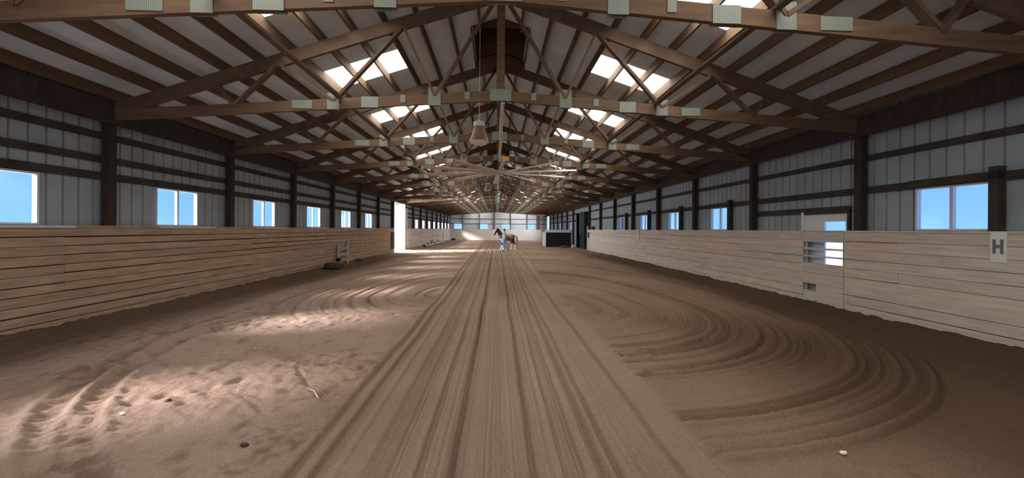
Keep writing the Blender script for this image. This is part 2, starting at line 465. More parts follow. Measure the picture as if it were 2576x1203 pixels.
# ------------------------------------------------------------------ trusses
def bc_z(x): return 4.02 - 0.0707 * abs(x)      # underside of bottom chord
def tc_z(x): return 5.90 - SL * abs(x)          # underside of top chord
def make_truss():
    t = thing('roof_truss', '', 'truss', (0, 0, 3.5))
    O = Vector((0, 0, -3.5))
    def P(x, z, y=0): return Vector((x, y, z)) + O
    TH = 0.04; BH = 0.19; TTH = 0.245
    for sd in (-1, 1):
        mb = MB(); x1 = sd * 7.0
        def slab(xa, za, xb, zb, h, th=TH, yo=0):
            mb.quadbox([P(xa, za, yo - th), P(xb, zb, yo - th), P(xb, zb, yo + th), P(xa, za, yo + th), P(xa, za + h, yo - th), P(xb, zb + h, yo - th), P(xb, zb + h, yo + th), P(xa, za + h, yo + th)])
        slab(0, bc_z(0), x1, bc_z(7.0), BH, 0.030)
        mb.build('bottom_chord', M_chord, t)
        mb = MB()
        slab(0, tc_z(0), x1, tc_z(7.0), TTH, 0.030)
        mb.build('top_chord', M_web, t)
    MB().quadbox([P(-0.075, bc_z(0) + 0.15, -0.045), P(0.075, bc_z(0) + 0.15, -0.045), P(0.075, bc_z(0) + 0.15, 0.02), P(-0.075, bc_z(0) + 0.15, 0.02),
                  P(-0.075, 6.0, -0.045), P(0.075, 6.0, -0.045), P(0.075, 6.0, 0.02), P(-0.075, 6.0, 0.02)]) if False else None
    mb = MB(); mb.box(-0.075, 0.075, -0.034, 0.034, bc_z(0) + 0.19 - 3.5, tc_z(0) - 3.5); mb.build('king_post', M_chord, t)
    webs = [(1.22, 0.10), (1.22, 1.80), (3.06, 1.80), (3.06, 4.05), (4.85, 4.05), (4.85, 5.15)]
    for sd in (-1, 1):
        for xb, xt in webs:
            p = P(sd * xb, bc_z(xb) + 0.15); q = P(sd * xt, tc_z(xt) + 0.06)
            MB().beam(p, q, 0.05, 0.10, up=(0, 1, 0) if False else (0, 1, 0)).build('web', M_web, t)
    def plate(x, zc, w, h):
        mb = MB()
        for s in (-1, 1):
            mb.box(x - w / 2, x + w / 2, s * 0.036 - 0.004, s * 0.036 + 0.004, zc - h / 2 - 3.5, zc + h / 2 - 3.5)
        mb.build('gusset_plate', M_plate, t)
    plate(0, bc_z(0) + 0.10, 0.40, 0.22)
    for sd in (-1, 1):
        plate(sd * 1.22, bc_z(1.22) + 0.14, 0.225, 0.34)
        plate(sd * 3.06, bc_z(3.06) + 0.14, 0.22, 0.30)
        plate(sd * 2.40, bc_z(2.40) + 0.09, 0.31, 0.20)
        plate(sd * 0.62, bc_z(0.62) + 0.12, 0.09, 0.14)
        plate(sd * 1.80, bc_z(1.80) + 0.12, 0.10, 0.14)
        plate(sd * 3.62, bc_z(3.62) + 0.11, 0.36, 0.15)
    return t
truss0 = make_truss()
KS = list(range(-1, 16))
for i, k in enumerate(KS):
    t = truss0 if i == 0 else copy_tree(truss0)
    t.location = (0, YK(k), 3.5)
    tag(t, 'brown timber roof truss with pale nail plates, ' + ('nearest one, cut by the photo top' if i == 0 else
        'the %s one counted down the hall' % ORD[i + 1]), 'truss', 'roof trusses down the hall')

# lateral braces lying on the bottom chords
for sd, sn in SIDES:
    for j, xx in enumerate((2.95,)):
        o = MB().box(sd * xx - 0.045, sd * xx + 0.045, YK(-1) - 0.5, Y_END, bc_z(xx) + 0.19, bc_z(xx) + 0.228).build('lateral_brace', M_web)
        tag(o, 'long brown brace board lying across the bottom chords on the %s side' % sn, 'brace', 'long brace boards')

# ------------------------------------------------------------------ posts, eave beams, girts
for sd, sn in SIDES:
    n = 0
    for k in range(-1, 16):
        if sd == 1 and k == 8: continue
        n += 1
        y = YK(k)
        o = MB().box(-0.07, 0.07, -0.07, 0.07, 0, 3.62).build('wall_post', M_post, loc=(sd * 7.02, y, 0), bevel=0.006)
        pos = {('left', 6): 'beside the open side door, on its near side', ('left', 7): 'beside the open side door, on its far side',
               ('right', 0): 'just past the white entry door', ('right', 7): 'where the right kick wall ends'}.get((sn, k), '%s post down that wall' % ORD[n])
        tag(o, 'dark timber post on the %s wall, %s' % (sn, pos), 'post', '%s wall posts' % sn)
    o = MB().box(sd * 6.925 - 0.02, sd * 6.925 + 0.02, YK(-2), Y_END, 3.44, 3.83).build('eave_beam', M_post)
    tag(o, 'dark beam running along the top of the %s wall posts' % sn, 'beam', 'eave beams')
def girt(sd, z, h, segs, label, grp):
    mb = MB()
    for a, b in segs: mb.box(min(sd * 7.088, sd * 7.128), max(sd * 7.088, sd * 7.128), a, b, z - h / 2, z + h / 2)
    tag(mb.build('wall_girt', M_girt), label, 'girt', grp)
LG = [(YK(-3), L_DOOR[0]), (L_DOOR[1], Y_END)]
girt(-1, 3.24, 0.12, LG, 'dark horizontal rail high on the left steel wall', 'left wall rails')
girt(-1, 2.82, 0.12, LG, 'dark horizontal rail in the middle of the left steel wall', 'left wall rails')
girt(-1, 2.52, 0.13, LG, 'dark horizontal rail just over the left windows', 'left wall rails')
RG = [(YK(-3), R_AISLE[0]), (R_AISLE[1], R_FAR[0]), (R_FAR[1], Y_END)]
girt(1, 3.04, 0.11, RG, 'dark horizontal rail high on the right steel wall', 'right wall rails')
girt(1, 2.42, 0.13, RG, 'dark horizontal rail just over the right windows', 'right wall rails')
girt(1, 2.08, 0.13, [(R_MAN[0] - 0.05, YK(1) - 0.07)], 'dark header rail over the white entry door', 'right wall rails')
for i, x in enumerate((-5.15, -2.7, 1.97, 4.45)):
    o = MB().box(-0.06, 0.06, 0, 0.12, 0, roof_z(x) - 0.02).build('end_wall_post', M_timber, loc=(x, Y_END - 0.13, 0))
    tag(o, 'slim brown post on the far end wall, %s from the left' % ['first', 'second', 'fourth', 'fifth'][i], 'post', 'far end wall posts')
o = MB().box(-0.11, 0.11, 0, 0.14, 0, roof_z(0.5) - 0.02).build('end_wall_post', M_timber, loc=(-0.48, Y_END - 0.15, 0))
tag(o, 'thicker brown post in the middle of the far end wall', 'post', 'far end wall posts')
o = MB().box(-0.24, 0.24, 0, 0.14, 0, roof_z(6.4) - 0.02).build('end_wall_post', M_timber, loc=(6.15, Y_END - 0.15, 0))
tag(o, 'wide brown post near the right corner of the far end wall', 'post', 'far end wall posts')
for z, nm in ((3.15, 'upper'), (2.42, 'lower')):
    o = MB().box(-XW, XW, Y_END - 0.045, Y_END - 0.004, z - 0.05, z + 0.05).build('wall_girt', M_timber)
    tag(o, '%s horizontal rail on the far end wall' % nm, 'girt', 'end wall rails')

# ------------------------------------------------------------------ windows
def make_side_window(sd, w, z0, z1, studs, sill=True):
    r = bpy.data.objects.new(next_window(), None); C.objects.link(r)
    h = z1 - z0; xi = -sd * 0.02
    f = MB(); fx0, fx1 = sorted((-sd * 0.035, sd * 0.04))
    t = 0.03
    for a in ((0, t, 0, h), (w - t, w, 0, h), (t, w - t, 0, t), (t, w - t, h - t, h)):
        f.box(fx0, fx1, a[0], a[1], a[2], a[3])
    fr = f.build('window_frame', M_vinyl, r)
    MB().box(fx0 + 0.01, fx1 - 0.01, w / 2 - 0.022, w / 2 + 0.022, t, h - t).build('mullion', M_vinyl, r)
    MB().box(-0.003, 0.003, t, w / 2 - 0.022, t, h - t).build('pane', M_glass, r)
    MB().box(0.005, 0.011, w / 2 + 0.022, w - t, t, h - t).build('pane', M_glass, r)
    if studs:
        s0, s1 = sorted((-sd * 0.12, -sd * 0.0))
        MB().box(s0, s1, -0.12, -0.01, -0.04, h + 0.20).build('jamb_stud', M_girt, r)
        MB().box(s0, s1, -0.12, w + 0.03, h + 0.015, h + 0.13).build('header', M_girt, r)
    elif sill:
        s0, s1 = sorted((-sd * 0.20, sd * 0.03))
        MB().box(s0, s1, -0.10, w + 0.35, -0.045, -0.012).build('window_sill', M_vinyl, r)
    return r
wl = make_side_window(-1, LW1 - LW0, LZ0, LZ1, False)
n = 0
for i, k in enumerate(L_WIN):
    if i == 0: o = wl
    else:
        o = copy_tree(wl); o.name = next_window()
    o.location = (-7.115, YK(k) + LW0, LZ0)
    if k >= -1: n += 1
    struct(o, 'bright sliding window in the left wall, ' + ('behind the viewer' if k < -1 else ('%s of the row before the side door' % ORD[n] if k < 6 else '%s of the far row past the side door' % ORD[n - 6])), 'window')
wr = make_side_window(1, RW1 - RW0, RZ0, RZ1, True)
n = 0
for i, k in enumerate(R_WIN):
    if i == 0: o = wr
    elif k == 9: o = wr2 = make_side_window(1, RW1 - RW0 + 0.15, RZ0, RZ1 + 0.15, False, False)
    else:
        o = copy_tree(wr if k < 9 else wr2); o.name = next_window()
    o.location = (7.115, YK(k) + RW0, RZ0)
    if k >= -1: n += 1
    struct(o, 'bright sliding window in the right wall, ' + ('behind the viewer' if k < -1 else ('%s from the viewer' % ORD[n])), 'window')
for i, (a, b) in enumerate(E_WIN):
    r = bpy.data.objects.new(next_window(), None); C.objects.link(r); r.location = (a, Y_END, 1.62)
    w = b - a; h = 0.93; f = MB()
    for q in ((0, 0.05, 0, h), (w - 0.05, w, 0, h), (0.05, w - 0.05, 0, 0.05), (0.05, w - 0.05, h - 0.05, h)): f.box(q[0], q[1], -0.03, 0.05, q[2], q[3])
    f.build('window_frame', M_vinyl, r)
    MB().box(0.05, w - 0.05, -0.01, 0.03, h / 2 - 0.02, h / 2 + 0.02).build('rail', M_vinyl, r)
    MB().box(0.05, w - 0.05, 0.0, 0.006, 0.05, h - 0.05).build('pane', M_glass, r)
    struct(r, 'small blue window in the far end wall, %s from the left' % ORD[i + 1], 'window')

# ------------------------------------------------------------------ kick walls
def board_col(base, var):
    v = random.uniform(1 - var, 1 + var); h = random.uniform(-0.05, 0.05)
    return (base[0] * v * (1 + h), base[1] * v, base[2] * v * (1 - h))
def kick(sd, y0, y1, rows, seam, base, var, gap, name, label, material, holes=(), cap=True, seed=1):
    random.seed(seed)
    t = thing(name, label, 'kick wall', (0, y0, 0))
    mb = MB(); z = 0.0; hgt = KH / rows
    for r in range(rows):
        y = y0; off = random.choice((0, seam / 2)) if seam > 4 else 0
        while y < y1 - 0.01:
            L = seam * (0.5 if (y == y0 and off) else 1); ye = min(y + L, y1)
            g = gap * random.uniform(0.1, 1.7); dx = random.uniform(0, 0.012); sag0 = random.uniform(-0.006, 0.006); sag1 = random.uniform(-0.006, 0.006)
            za, zb = z + g / 2, z + hgt - g / 2
            if r == rows - 1: sag0 = sag1 = 0
            segs = [(y, ye)]
            for (h0, h1, hz0, hz1) in holes:
                if hz0 < (za + zb) / 2 < hz1:
                    ns = []
                    for a, b in segs:
                        if b <= h0 or a >= h1: ns.append((a, b)); continue
                        if a < h0: ns.append((a, h0))
                        if b > h1: ns.append((h1, b))
                    segs = ns
            c = board_col(base, var)
            for a, b in segs:
                if b - a < 0.02: continue
                xi = sd * (XK + dx); xo = sd * (XK + 0.04)
                xa, xb = sorted((xi, xo))
                mb.quadbox([(xa, a + 0.002 - y0, za + sag0), (xb, a + 0.002 - y0, za + sag0), (xb, b - 0.002 - y0, za + sag1), (xa, b - 0.002 - y0, za + sag1),
                            (xa, a + 0.002 - y0, zb + sag0), (xb, a + 0.002 - y0, zb + sag0), (xb, b - 0.002 - y0, zb + sag1), (xa, b - 0.002 - y0, zb + sag1)], c)
            y = ye
        z += hgt
    mb.build('planking', material, t)
    # backing studs so that the gaps read dark
    bk = MB(); xa, xb = sorted((sd * (XK + 0.042), sd * (XK + 0.06)))
    hs = sorted([h for h in holes], key=lambda h: h[0])
    a = y0
    zones = sorted(set([(h[0], h[1]) for h in hs]))
    for h0, h1 in zones:
        bk.box(xa, xb, a - y0, h0 - y0, 0, KH - 0.02); a = h1
    bk.box(xa, xb, a - y0, y1 - y0, 0, KH - 0.02)
    bk.build('backing', M_post, t)
    if cap:
        xa, xb = sorted((sd * (XK + 0.0), sd * (XK + 0.16)))
        MB().box(xa, xb, 0, y1 - y0, KH, KH + 0.035, base).build('cap_board', material, t)
    return t
BL = (0.42, 0.30, 0.215); BR = (0.66, 0.58, 0.50)
kick(-1, YK(-4), YK(6) + 0.05, 11, BAY * 1.5, BL, 0.06, 0.014, 'kick_wall', 'brown weathered plank kick wall along the near left side', M_boardL, seed=3)
kick(-1, YK(7) - 0.05, Y_END - 0.02, 10, BAY * 1.5, (0.70, 0.63, 0.58), 0.08, 0.012, 'kick_wall', 'pale grey plank kick wall on the far left past the side door', M_boardR, seed=4)
GA = (7.25, 8.26)
kick(1, YK(-4), GA[0], 9, BAY * 1.5, BR, 0.06, 0.007, 'kick_wall', 'pale plank kick wall at the near right, carrying the H placard', M_boardR, seed=5)
kick(1, GA[1], R_AISLE[0], 9, BAY * 1.5, BR, 0.06, 0.007, 'kick_wall', 'long pale plank kick wall on the right past the slotted gate', M_boardR, seed=6)
kick(1, R_AISLE[1] + 1.0, R_FAR[0], 9, BAY * 1.5, (0.5, 0.46, 0.42), 0.06, 0.010, 'kick_wall', 'far right kick wall behind the black box', M_boardR, seed=8)
# slotted gate in front of the entry door
g = thing('kick_wall_gate', 'plank gate with three bright slots below the small door window on the right', 'gate', (XK, GA[0], 0))
mb = MB(); Lg = GA[1] - GA[0]
random.seed(9)
for z0, z1 in ((0.02, 0.30), (0.46, 0.70), (0.705, 0.92), (1.05, 1.085), (1.215, 1.255), (1.385, 1.60)):
    mb.box(0, 0.035, 0.01, Lg - 0.01, z0, z1, board_col((0.66, 0.59, 0.52), 0.06))
mb.build('plank', M_boardR, g)
mb = MB(); mb.box(0.0, 0.035, 0.01, Lg - 0.36, 0.30, 0.455, BR); mb.build('lower_plank', M_boardR, g)
for yy in (0.02, Lg - 0.06): MB().box(0.036, 0.075, yy, yy + 0.04, 0.02, 1.6).build('upright', M_boardR and M_pale, g)
MB().box(0.0, 0.16, 0, Lg, KH, KH + 0.035).build('cap_board', M_tan if False else M_pale, g)

# white entry door with window
dn = bpy.data.objects.new('door_1', None); C.objects.link(dn); dn.location = (7.13, R_MAN[0], 0)
struct(dn, 'white entry door with a bright window behind the right gate', 'door')
wD = R_MAN[1] - R_MAN[0]
mb = MB()
gy0, gy1, gz0, gz1 = 0.08, 0.58, 0.80, 1.83
for a in ((0, gy0, 0, 2.0), (gy1, wD, 0, 2.0), (gy0, gy1, 0, gz0), (gy0, gy1, gz1, 2.0)): mb.box(0.0, 0.04, *a)
mb.build('door_leaf', M_white, dn)
MB().box(0.015, 0.022, gy0, gy1, gz0, gz1).build('pane', M_glass, dn)
MB().box(-0.05, 0.05, wD, wD + 0.07, 0, 2.06).build('door_frame', M_white, dn)
MB().box(-0.05, 0.05, -0.05, 0, 0, 2.06).build('door_frame', M_girt, dn)
MB().box(-0.05, 0.05, 0, wD, 2.0, 2.05).build('door_frame', M_girt, dn)

# end-wall kick boards (cream, smooth)
o = MB().box(-XK, XK, Y_END - 0.20, Y_END - 0.16, 0, 1.60).build('kick_wall', mat('cream painted panel', (0.82, 0.74, 0.68), 0.7, noise=0.05, nscale=0.6))
tag(o, 'smooth cream kick wall across the far end behind the horse', 'kick wall')

# side sheathing edges around left door: jambs and header
for y, nm in ((L_DOOR[0], 'near'), (L_DOOR[1], 'far')):
    yy = (y, y + 0.03) if nm == 'near' else (y - 0.03, y)
    o = MB().box(-XW - 0.05, -XK, yy[0], yy[1], 0, 3.46).build('trim_' + ('1' if nm == 'near' else '2'), M_white)
    struct(o, 'white %s jamb of the open side door' % nm, 'trim')
o = MB().box(-7.17, -7.10, L_DOOR[0], L_DOOR[1], 3.42, 3.52).build('trim_3', M_white); struct(o, 'header over the open side door', 'trim')
# pale lining panel between side door and far windows
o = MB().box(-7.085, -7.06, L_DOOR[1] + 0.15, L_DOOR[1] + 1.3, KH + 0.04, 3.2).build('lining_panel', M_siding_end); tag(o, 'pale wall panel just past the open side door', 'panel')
# outward opened dutch door leaf
t = thing('swung_barn_door', 'barn door leaf opened outward at the side door, white above tan plywood', 'barn door', (-7.2, L_DOOR[1] - 0.05, 0))
MB().box(-0.74, 0.0, 0, 0.05, 0.03, 0.83).build('lower_panel', M_tan, t)
MB().box(-0.74, 0.0, 0, 0.05, 0.84, 3.40).build('upper_panel', M_white, t)

# ------------------------------------------------------------------ right aisle door and black box
t = thing('sliding_barn_door', 'tall dark green sliding door past the end of the right kick wall', 'barn door', (7.02, R_AISLE[0] + 1.6, 0))
MB().box(-0.03, 0.03, -0.4, 1.3, 0.04, 3.1).build('door_panel', M_green, t)
MB().box(-0.05, -0.03, -0.4, -0.3, 0.04, 3.1).build('edge_strip', M_teal, t)
MB().box(-0.05, -0.03, 1.2, 1.3, 1.3, 3.1).build('light_strip', M_pale, t)
o = MB().box(7.14, 10.2, R_AISLE[0] - 0.3, R_AISLE[0] - 0.25, 0, 3.2).box(7.14, 10.2, R_AISLE[1] + 0.25, R_AISLE[1] + 0.3, 0, 3.2).box(10.2, 10.25, R_AISLE[0] - 0.3, R_AISLE[1] + 0.3, 0, 3.2).box(7.14, 10.2, R_AISLE[0] - 0.3, R_AISLE[1] + 0.3, 3.2, 3.25).build('wall_aisle', M_teal)
struct(o, 'dark teal side aisle beyond the right wall opening', 'wall')
o = MB().box(6.90, 7.14, R_AISLE[0] - 0.02, R_AISLE[0] + 0.03, 0, 1.92).build('trim_4', M_white); struct(o, 'pale end board of the right kick wall', 'trim')
o = MB().box(6.86, 6.93, 28.0, 28.3, 1.0, 1.45).build('junction_box', M_fandark); tag(o, 'small dark box fixed near the far end of the right kick wall', 'box')
o = MB().blob((0, 0, 0.13), (0.15, 0.14, 0.13), 4).build('bag', M_fandark, loc=(7.0, 27.2, KH + 0.035), smooth=True); tag(o, 'small dark bundle resting on top of the right kick wall', 'bag')
BX0, BX1, BY = 4.52, 6.9, 34.75
t = thing('viewing_box', 'black panelled half wall box with pale ledge at the far right', 'half wall', (BX0, BY, 0))
BX1 = 6.78
MB().box(0, BX1 - BX0 + 0.1, 0, 0.05, 0.02, 1.36).build('front_panel', M_gateblack, t)
MB().box(0, 0.05, 0.05, 2.6, 0.02, 1.36).build('side_panel', M_white, t)
MB().box(-0.03, BX1 - BX0 + 0.1, -0.06, 0.2, 1.36, 1.58).build('ledge', M_siding_end, t)
MB().box(-0.09, 0.0, -0.03, 0.06, 0, 1.62).build('corner_post', M_white, t)
MB().box(BX1 - BX0 - 0.2, BX1 - BX0 - 0.17, -0.012, 0.0, 0.3, 1.3).build('batten', M_green, t)
# far right: low white wall and post beside the bright opening
o = MB().box(6.95, 6.99, R_FAR[0] + 0.1, R_FAR[1] - 0.1, 0, 1.2).build('low_gate', M_white); tag(o, 'pale low gate across the bright far right opening', 'gate')

# ------------------------------------------------------------------ placards
def letter_H(parent):
    mb = MB(); x = -0.008
    for a in ((0.03, 0.06, 0.12, 0.32), (0.11, 0.14, 0.12, 0.32), (0.06, 0.11, 0.20, 0.245)):
        mb.box(x, 0.0, a[0], a[1], a[2], a[3])
    return mb.build('letter', M_letter, parent)
t = thing('letter_placard', 'white arena placard with a grey letter H on the right kick wall', 'sign', (XK - 0.008, 4.84, 1.20), group='arena letter placards')
MB().box(-0.002, 0.012, 0, 0.17, 0, 0.42).build('board', M_white, t); letter_H(t).location = (-0.001, 0, 0)
o = MB().box(-0.03, -0.001, -0.03, 0.14, 0, 0.42).build('letter_placard', M_white, loc=(XK - 0.002, 18.1, 1.18))
tag(o, 'small white placard on the right kick wall farther down the hall', 'sign', 'arena letter placards')

# ------------------------------------------------------------------ high-bay lamps
def make_lamp():
    t = thing('pendant_lamp', '', 'lamp')
    MB().lathe([(0.012, 0.0), (0.085, 0.03), (0.10, 0.07), (0.185, 0.34), (0.20, 0.36)][::-1] if False else
               [(0.205, 0.055), (0.20, 0.075), (0.115, 0.34), (0.09, 0.37), (0.0, 0.372)], n=28).build('lamp_shade', M_lampshade, t, smooth=True)
    MB().lathe([(0.0, 0.0), (0.12, 0.012), (0.19, 0.045), (0.205, 0.07)], n=28).build('lens', M_lens, t, smooth=True)
    MB().lathe([(0.0, 0.37), (0.11, 0.37), (0.118, 0.385), (0.118, 0.455), (0.10, 0.475), (0.03, 0.48), (0.022, 0.52), (0.0, 0.52)], n=24).build('ballast_housing', M_lampmetal, t, smooth=True)
    MB().tube([(0, 0, 0.52), (0.0, 0, 0.8), (0.006, 0, 2.85)], 0.006, 6).build('cord', M_cable, t)
    return t
lamps = [(-0.43, 7.75, 3.36, 'large bronze bell lamp hanging nearest, left of the ridge line'),
         (-0.57, 20.7, 3.72, 'small bell lamp hanging left of the ridge just past the fan'),
         (0.45, 26.5, 3.70, 'small bell lamp hanging right of the ridge over the horse'),
         (0.38, 36.7, 3.72, 'distant bell lamp right of the ridge'),
         (-0.78, 41.8, 3.72, 'distant bell lamp left of the ridge'),
         (0.22, 47.6, 3.75, 'farthest bell lamp near the end wall')]
L0 = None
for i, (x, y, z, lb) in enumerate(lamps):
    t = make_lamp() if i == 0 else copy_tree(L0)
    if i == 0: L0 = t
    t.location = (x, y, z); tag(t, lb, 'lamp', 'hanging bell lamps')
    # cords end at the roof
    if i:
        for ch in t.children:
            if ch.name.startswith('cord'): ch.scale = (1, 1, (roof_z(x) - z + 0.01) / 2.85)

# ------------------------------------------------------------------ ceiling fan
FY, FZ, FR = 12.9, 3.57, 2.62
t = thing('ceiling_fan', 'huge many-bladed ceiling fan hanging from the ridge trusses', 'fan', (0.02, FY, FZ))
MB().lathe([(0.0, -0.10), (0.10, -0.09), (0.17, -0.03), (0.17, 0.05), (0.0, 0.06)], n=20).build('hub', M_lampmetal, t, smooth=False)
MB().lathe([(0.0, 0.06), (0.13, 0.06), (0.13, 0.42), (0.10, 0.46), (0.0, 0.46)], n=20).build('motor', M_fandark, t)
MB().box(-0.05, 0.05, -0.05, 0.05, 0.46, 2.2).build('downrod', M_fandark, t)
MB().box(-0.20, -0.09, -0.15, 0.0, 0.02, 0.40).build('gearbox', M_black, t)
for j in range(10):
    a = 2 * PI * (j + 0.59) / 10
    d = Vector((math.cos(a), math.sin(a), 0)); n_ = Vector((-d.y, d.x, 0))
    mb = MB(); p0 = d * 0.15; p1 = d * FR
    w = 0.065
    tilt = Vector((0, 0, 0.03))
    mb.quadbox([p0 - n_ * w - tilt, p0 + n_ * w + tilt, p1 + n_ * w + tilt, p1 - n_ * w - tilt] + [q + Vector((0, 0, 0.022)) for q in (p0 - n_ * w - tilt, p0 + n_ * w + tilt, p1 + n_ * w + tilt, p1 - n_ * w - tilt)])
    b = mb.build('fan_blade', M_fan, t)
    MB().beam(p1 + Vector((0, 0, -0.01)), p1 + d * 0.012 + Vector((0, 0, -0.01)), 0.2, 0.12).build('winglet', M_orange if j in (7,) else M_fan, b)

# conduit along the underside of the chords
pts = [(0.05, YK(-1) + 3.1, 4.0)]
for k in range(0, 3):
    ya = YK(k); pts += [(0.04, ya, 3.975), (0.02 + random.uniform(-0.02, 0.02), ya + BAY * 0.5, 3.94)]
pts.append((0.03, FY - 0.45, 3.95))
o = MB().tube(pts, 0.035, 8).build('conduit', M_cable, smooth=True); tag(o, 'pale conduit running under the trusses from the nearest to the fan', 'conduit')
pts = []
for k in range(3, 12):
    ya = YK(k); pts += [(0.0, ya, 3.99), (random.uniform(-0.05, 0.16), ya + BAY * 0.5, 3.86 + random.uniform(-0.05, 0.05))]
o = MB().tube(pts, 0.035, 8).build('conduit', M_cable, smooth=True); tag(o, 'pale hose looping under the far trusses past the fan', 'hose')

# ------------------------------------------------------------------ stuff along the left wall
t = thing('rail_stand', 'pale grey two-railed stand leaning on the left kick wall', 'stand', (-6.72, 16.0, 0))
MB().beam((0.0, 0.05, 0.02), (-0.15, 0.42, 0.92), 0.07, 0.10).build('rail', M_pale, t)
MB().beam((0.0, 1.05, 0.02), (-0.15, 1.42, 1.05), 0.07, 0.10).build('rail', M_pale, t)
for f_ in (0.25, 0.5, 0.75):
    MB().beam((-0.15 * f_, 0.05 + 0.37 * f_, 0.9 * f_), (-0.15 * f_, 1.05 + 0.37 * f_, 1.0 * f_), 0.03, 0.05).build('rung', M_pale, t)
MB().blob((0.02, -0.02, 0.30), (0.10, 0.09, 0.08), 3).build('foot_cap', M_black, t)
o = MB().blob((0, 0, 0.10), (0.34, 0.5, 0.16), 5, rough=0.2).build('dirt_heap', M_post, loc=(-6.5, 15.0, 0), smooth=True); tag(o, 'dark heap of droppings and dirt at the foot of the leaning stand', 'dirt')
o = MB().blob((0, 0, 0.06), (0.16, 0.3, 0.10), 6, rough=0.2).build('dirt_heap', M_post, loc=(-6.72, 18.3, 0), smooth=True); tag(o, 'small dark clod against the left kick wall beyond the stand', 'dirt')
t = thing('rubber_mat', 'black rubber mat hung on the end of the left kick wall', 'mat', (-XK + 0.012, YK(6) - 0.72, 0.28))
MB().box(-0.006, 0.02, 0, 0.72, 0, 1.10).build('sheet', M_black, t, bevel=0.01)
for i, (y, r) in enumerate(((24.1, 0.07), (24.6, 0.05))):
    o = MB().blob((0, 0, r * 0.6), (r, r * 1.2, r * 0.8), 10 + i).build('stone', M_stone, loc=(-6.75, y, 0), smooth=True); tag(o, '%s pale stone on the sand below the black mat' % ('larger' if i == 0 else 'smaller'), 'stone', 'stones by the mat')
# poles and stands at far left
for i, (a, b) in enumerate(((33.5, 37.0), (37.4, 41.0), (41.4, 45.0))):
    o = MB().tube([(0, a - 33.5, 0.0), (0, b - 33.5, 0.0)], 0.06, 10).build('jump_pole', M_white, loc=(-6.32, 33.5, 0.12), smooth=True)
    tag(o, 'white jump pole lying along the far left kick wall, %s of three' % ['nearest', 'middle', 'farthest'][i], 'pole', 'jump poles')
def make_cav():
    t = thing('pole_stand', '', 'pole stand')
    MB().beam((-0.13, 0, 0.0), (0.13, 0, 0.30), 0.04, 0.04, up=(0, 1, 0)).build('leg', M_black, t)
    MB().beam((0.13, 0.07, 0.0), (-0.13, 0.07, 0.30), 0.04, 0.04, up=(0, 1, 0)).build('leg', M_black, t)
    MB().box(-0.14, 0.14, -0.02, 0.09, 0.0, 0.10).build('base', M_black, t)
    return t
cav = None
for i, y in enumerate((33.4, 35.2, 37.2, 39.2, 41.2, 43.2, 45.0)):
    o = make_cav() if i == 0 else copy_tree(cav)
    if i == 0: cav = o
    o.location = (-6.5, y, 0); s = (1, 1.2, 1.8, 1.0, 1.4, 0.9, 0.7)[i]; o.scale = (1, 1, s)
    tag(o, 'dark crossed stand under the white poles, %s from the viewer' % ORD[i + 1], 'pole stand', 'pole stands')
o = MB().tube([(0, 0, 0.0), (-0.12, 0.2, 1.15)], 0.03, 8).build('whip', M_fandark, loc=(-6.7, 46.8, 0), smooth=True); tag(o, 'dark stick standing against the far left kick wall', 'stick')
o = MB().blob((0, 0, 0.12), (0.3, 0.25, 0.16), 15, rough=0.25).build('dirt_heap', M_post, loc=(-6.4, 55.1, 0), smooth=True); tag(o, 'dark lump in the far left corner', 'dirt')
# items in front of black box
o = MB().blob((0, 0, 0.08), (0.42, 0.2, 0.11), 21, rough=0.3).build('tarp_bundle', M_fandark, loc=(6.15, 33.6, 0), smooth=True); tag(o, 'dark crumpled bundle on the sand before the black box', 'bundle')
o = MB().box(-0.09, 0.09, -0.08, 0.08, 0, 0.30).build('mounting_block', M_straw, loc=(6.65, 32.8, 0), bevel=0.01); tag(o, 'small cream block standing before the black box', 'block')

# ------------------------------------------------------------------ floor heightfield
def vnoise(x, y, seed, fx=1.0, fy=1.0):
    r = np.random.RandomState(seed); G = r.rand(257, 257)
    u = (x * fx) % 256; v = (y * fy) % 256
    i = np.floor(u).astype(int); j = np.floor(v).astype(int); a = u - i; b = v - j
    a = a * a * (3 - 2 * a); b = b * b * (3 - 2 * b)
    return (G[i, j] * (1 - a) * (1 - b) + G[i + 1, j] * a * (1 - b) + G[i, j + 1] * (1 - a) * b + G[i + 1, j + 1] * a * b) - 0.5
def n1(u, seed, f): return vnoise(u, u * 0 + 3.7, seed, f, 1)
def sstep(a, b, x):
    t = np.clip((x - a) / (b - a), 0, 1); return t * t * (3 - 2 * t)
def gro(u, c, w, d): return -d * np.exp(-((u - c) / w) ** 2)

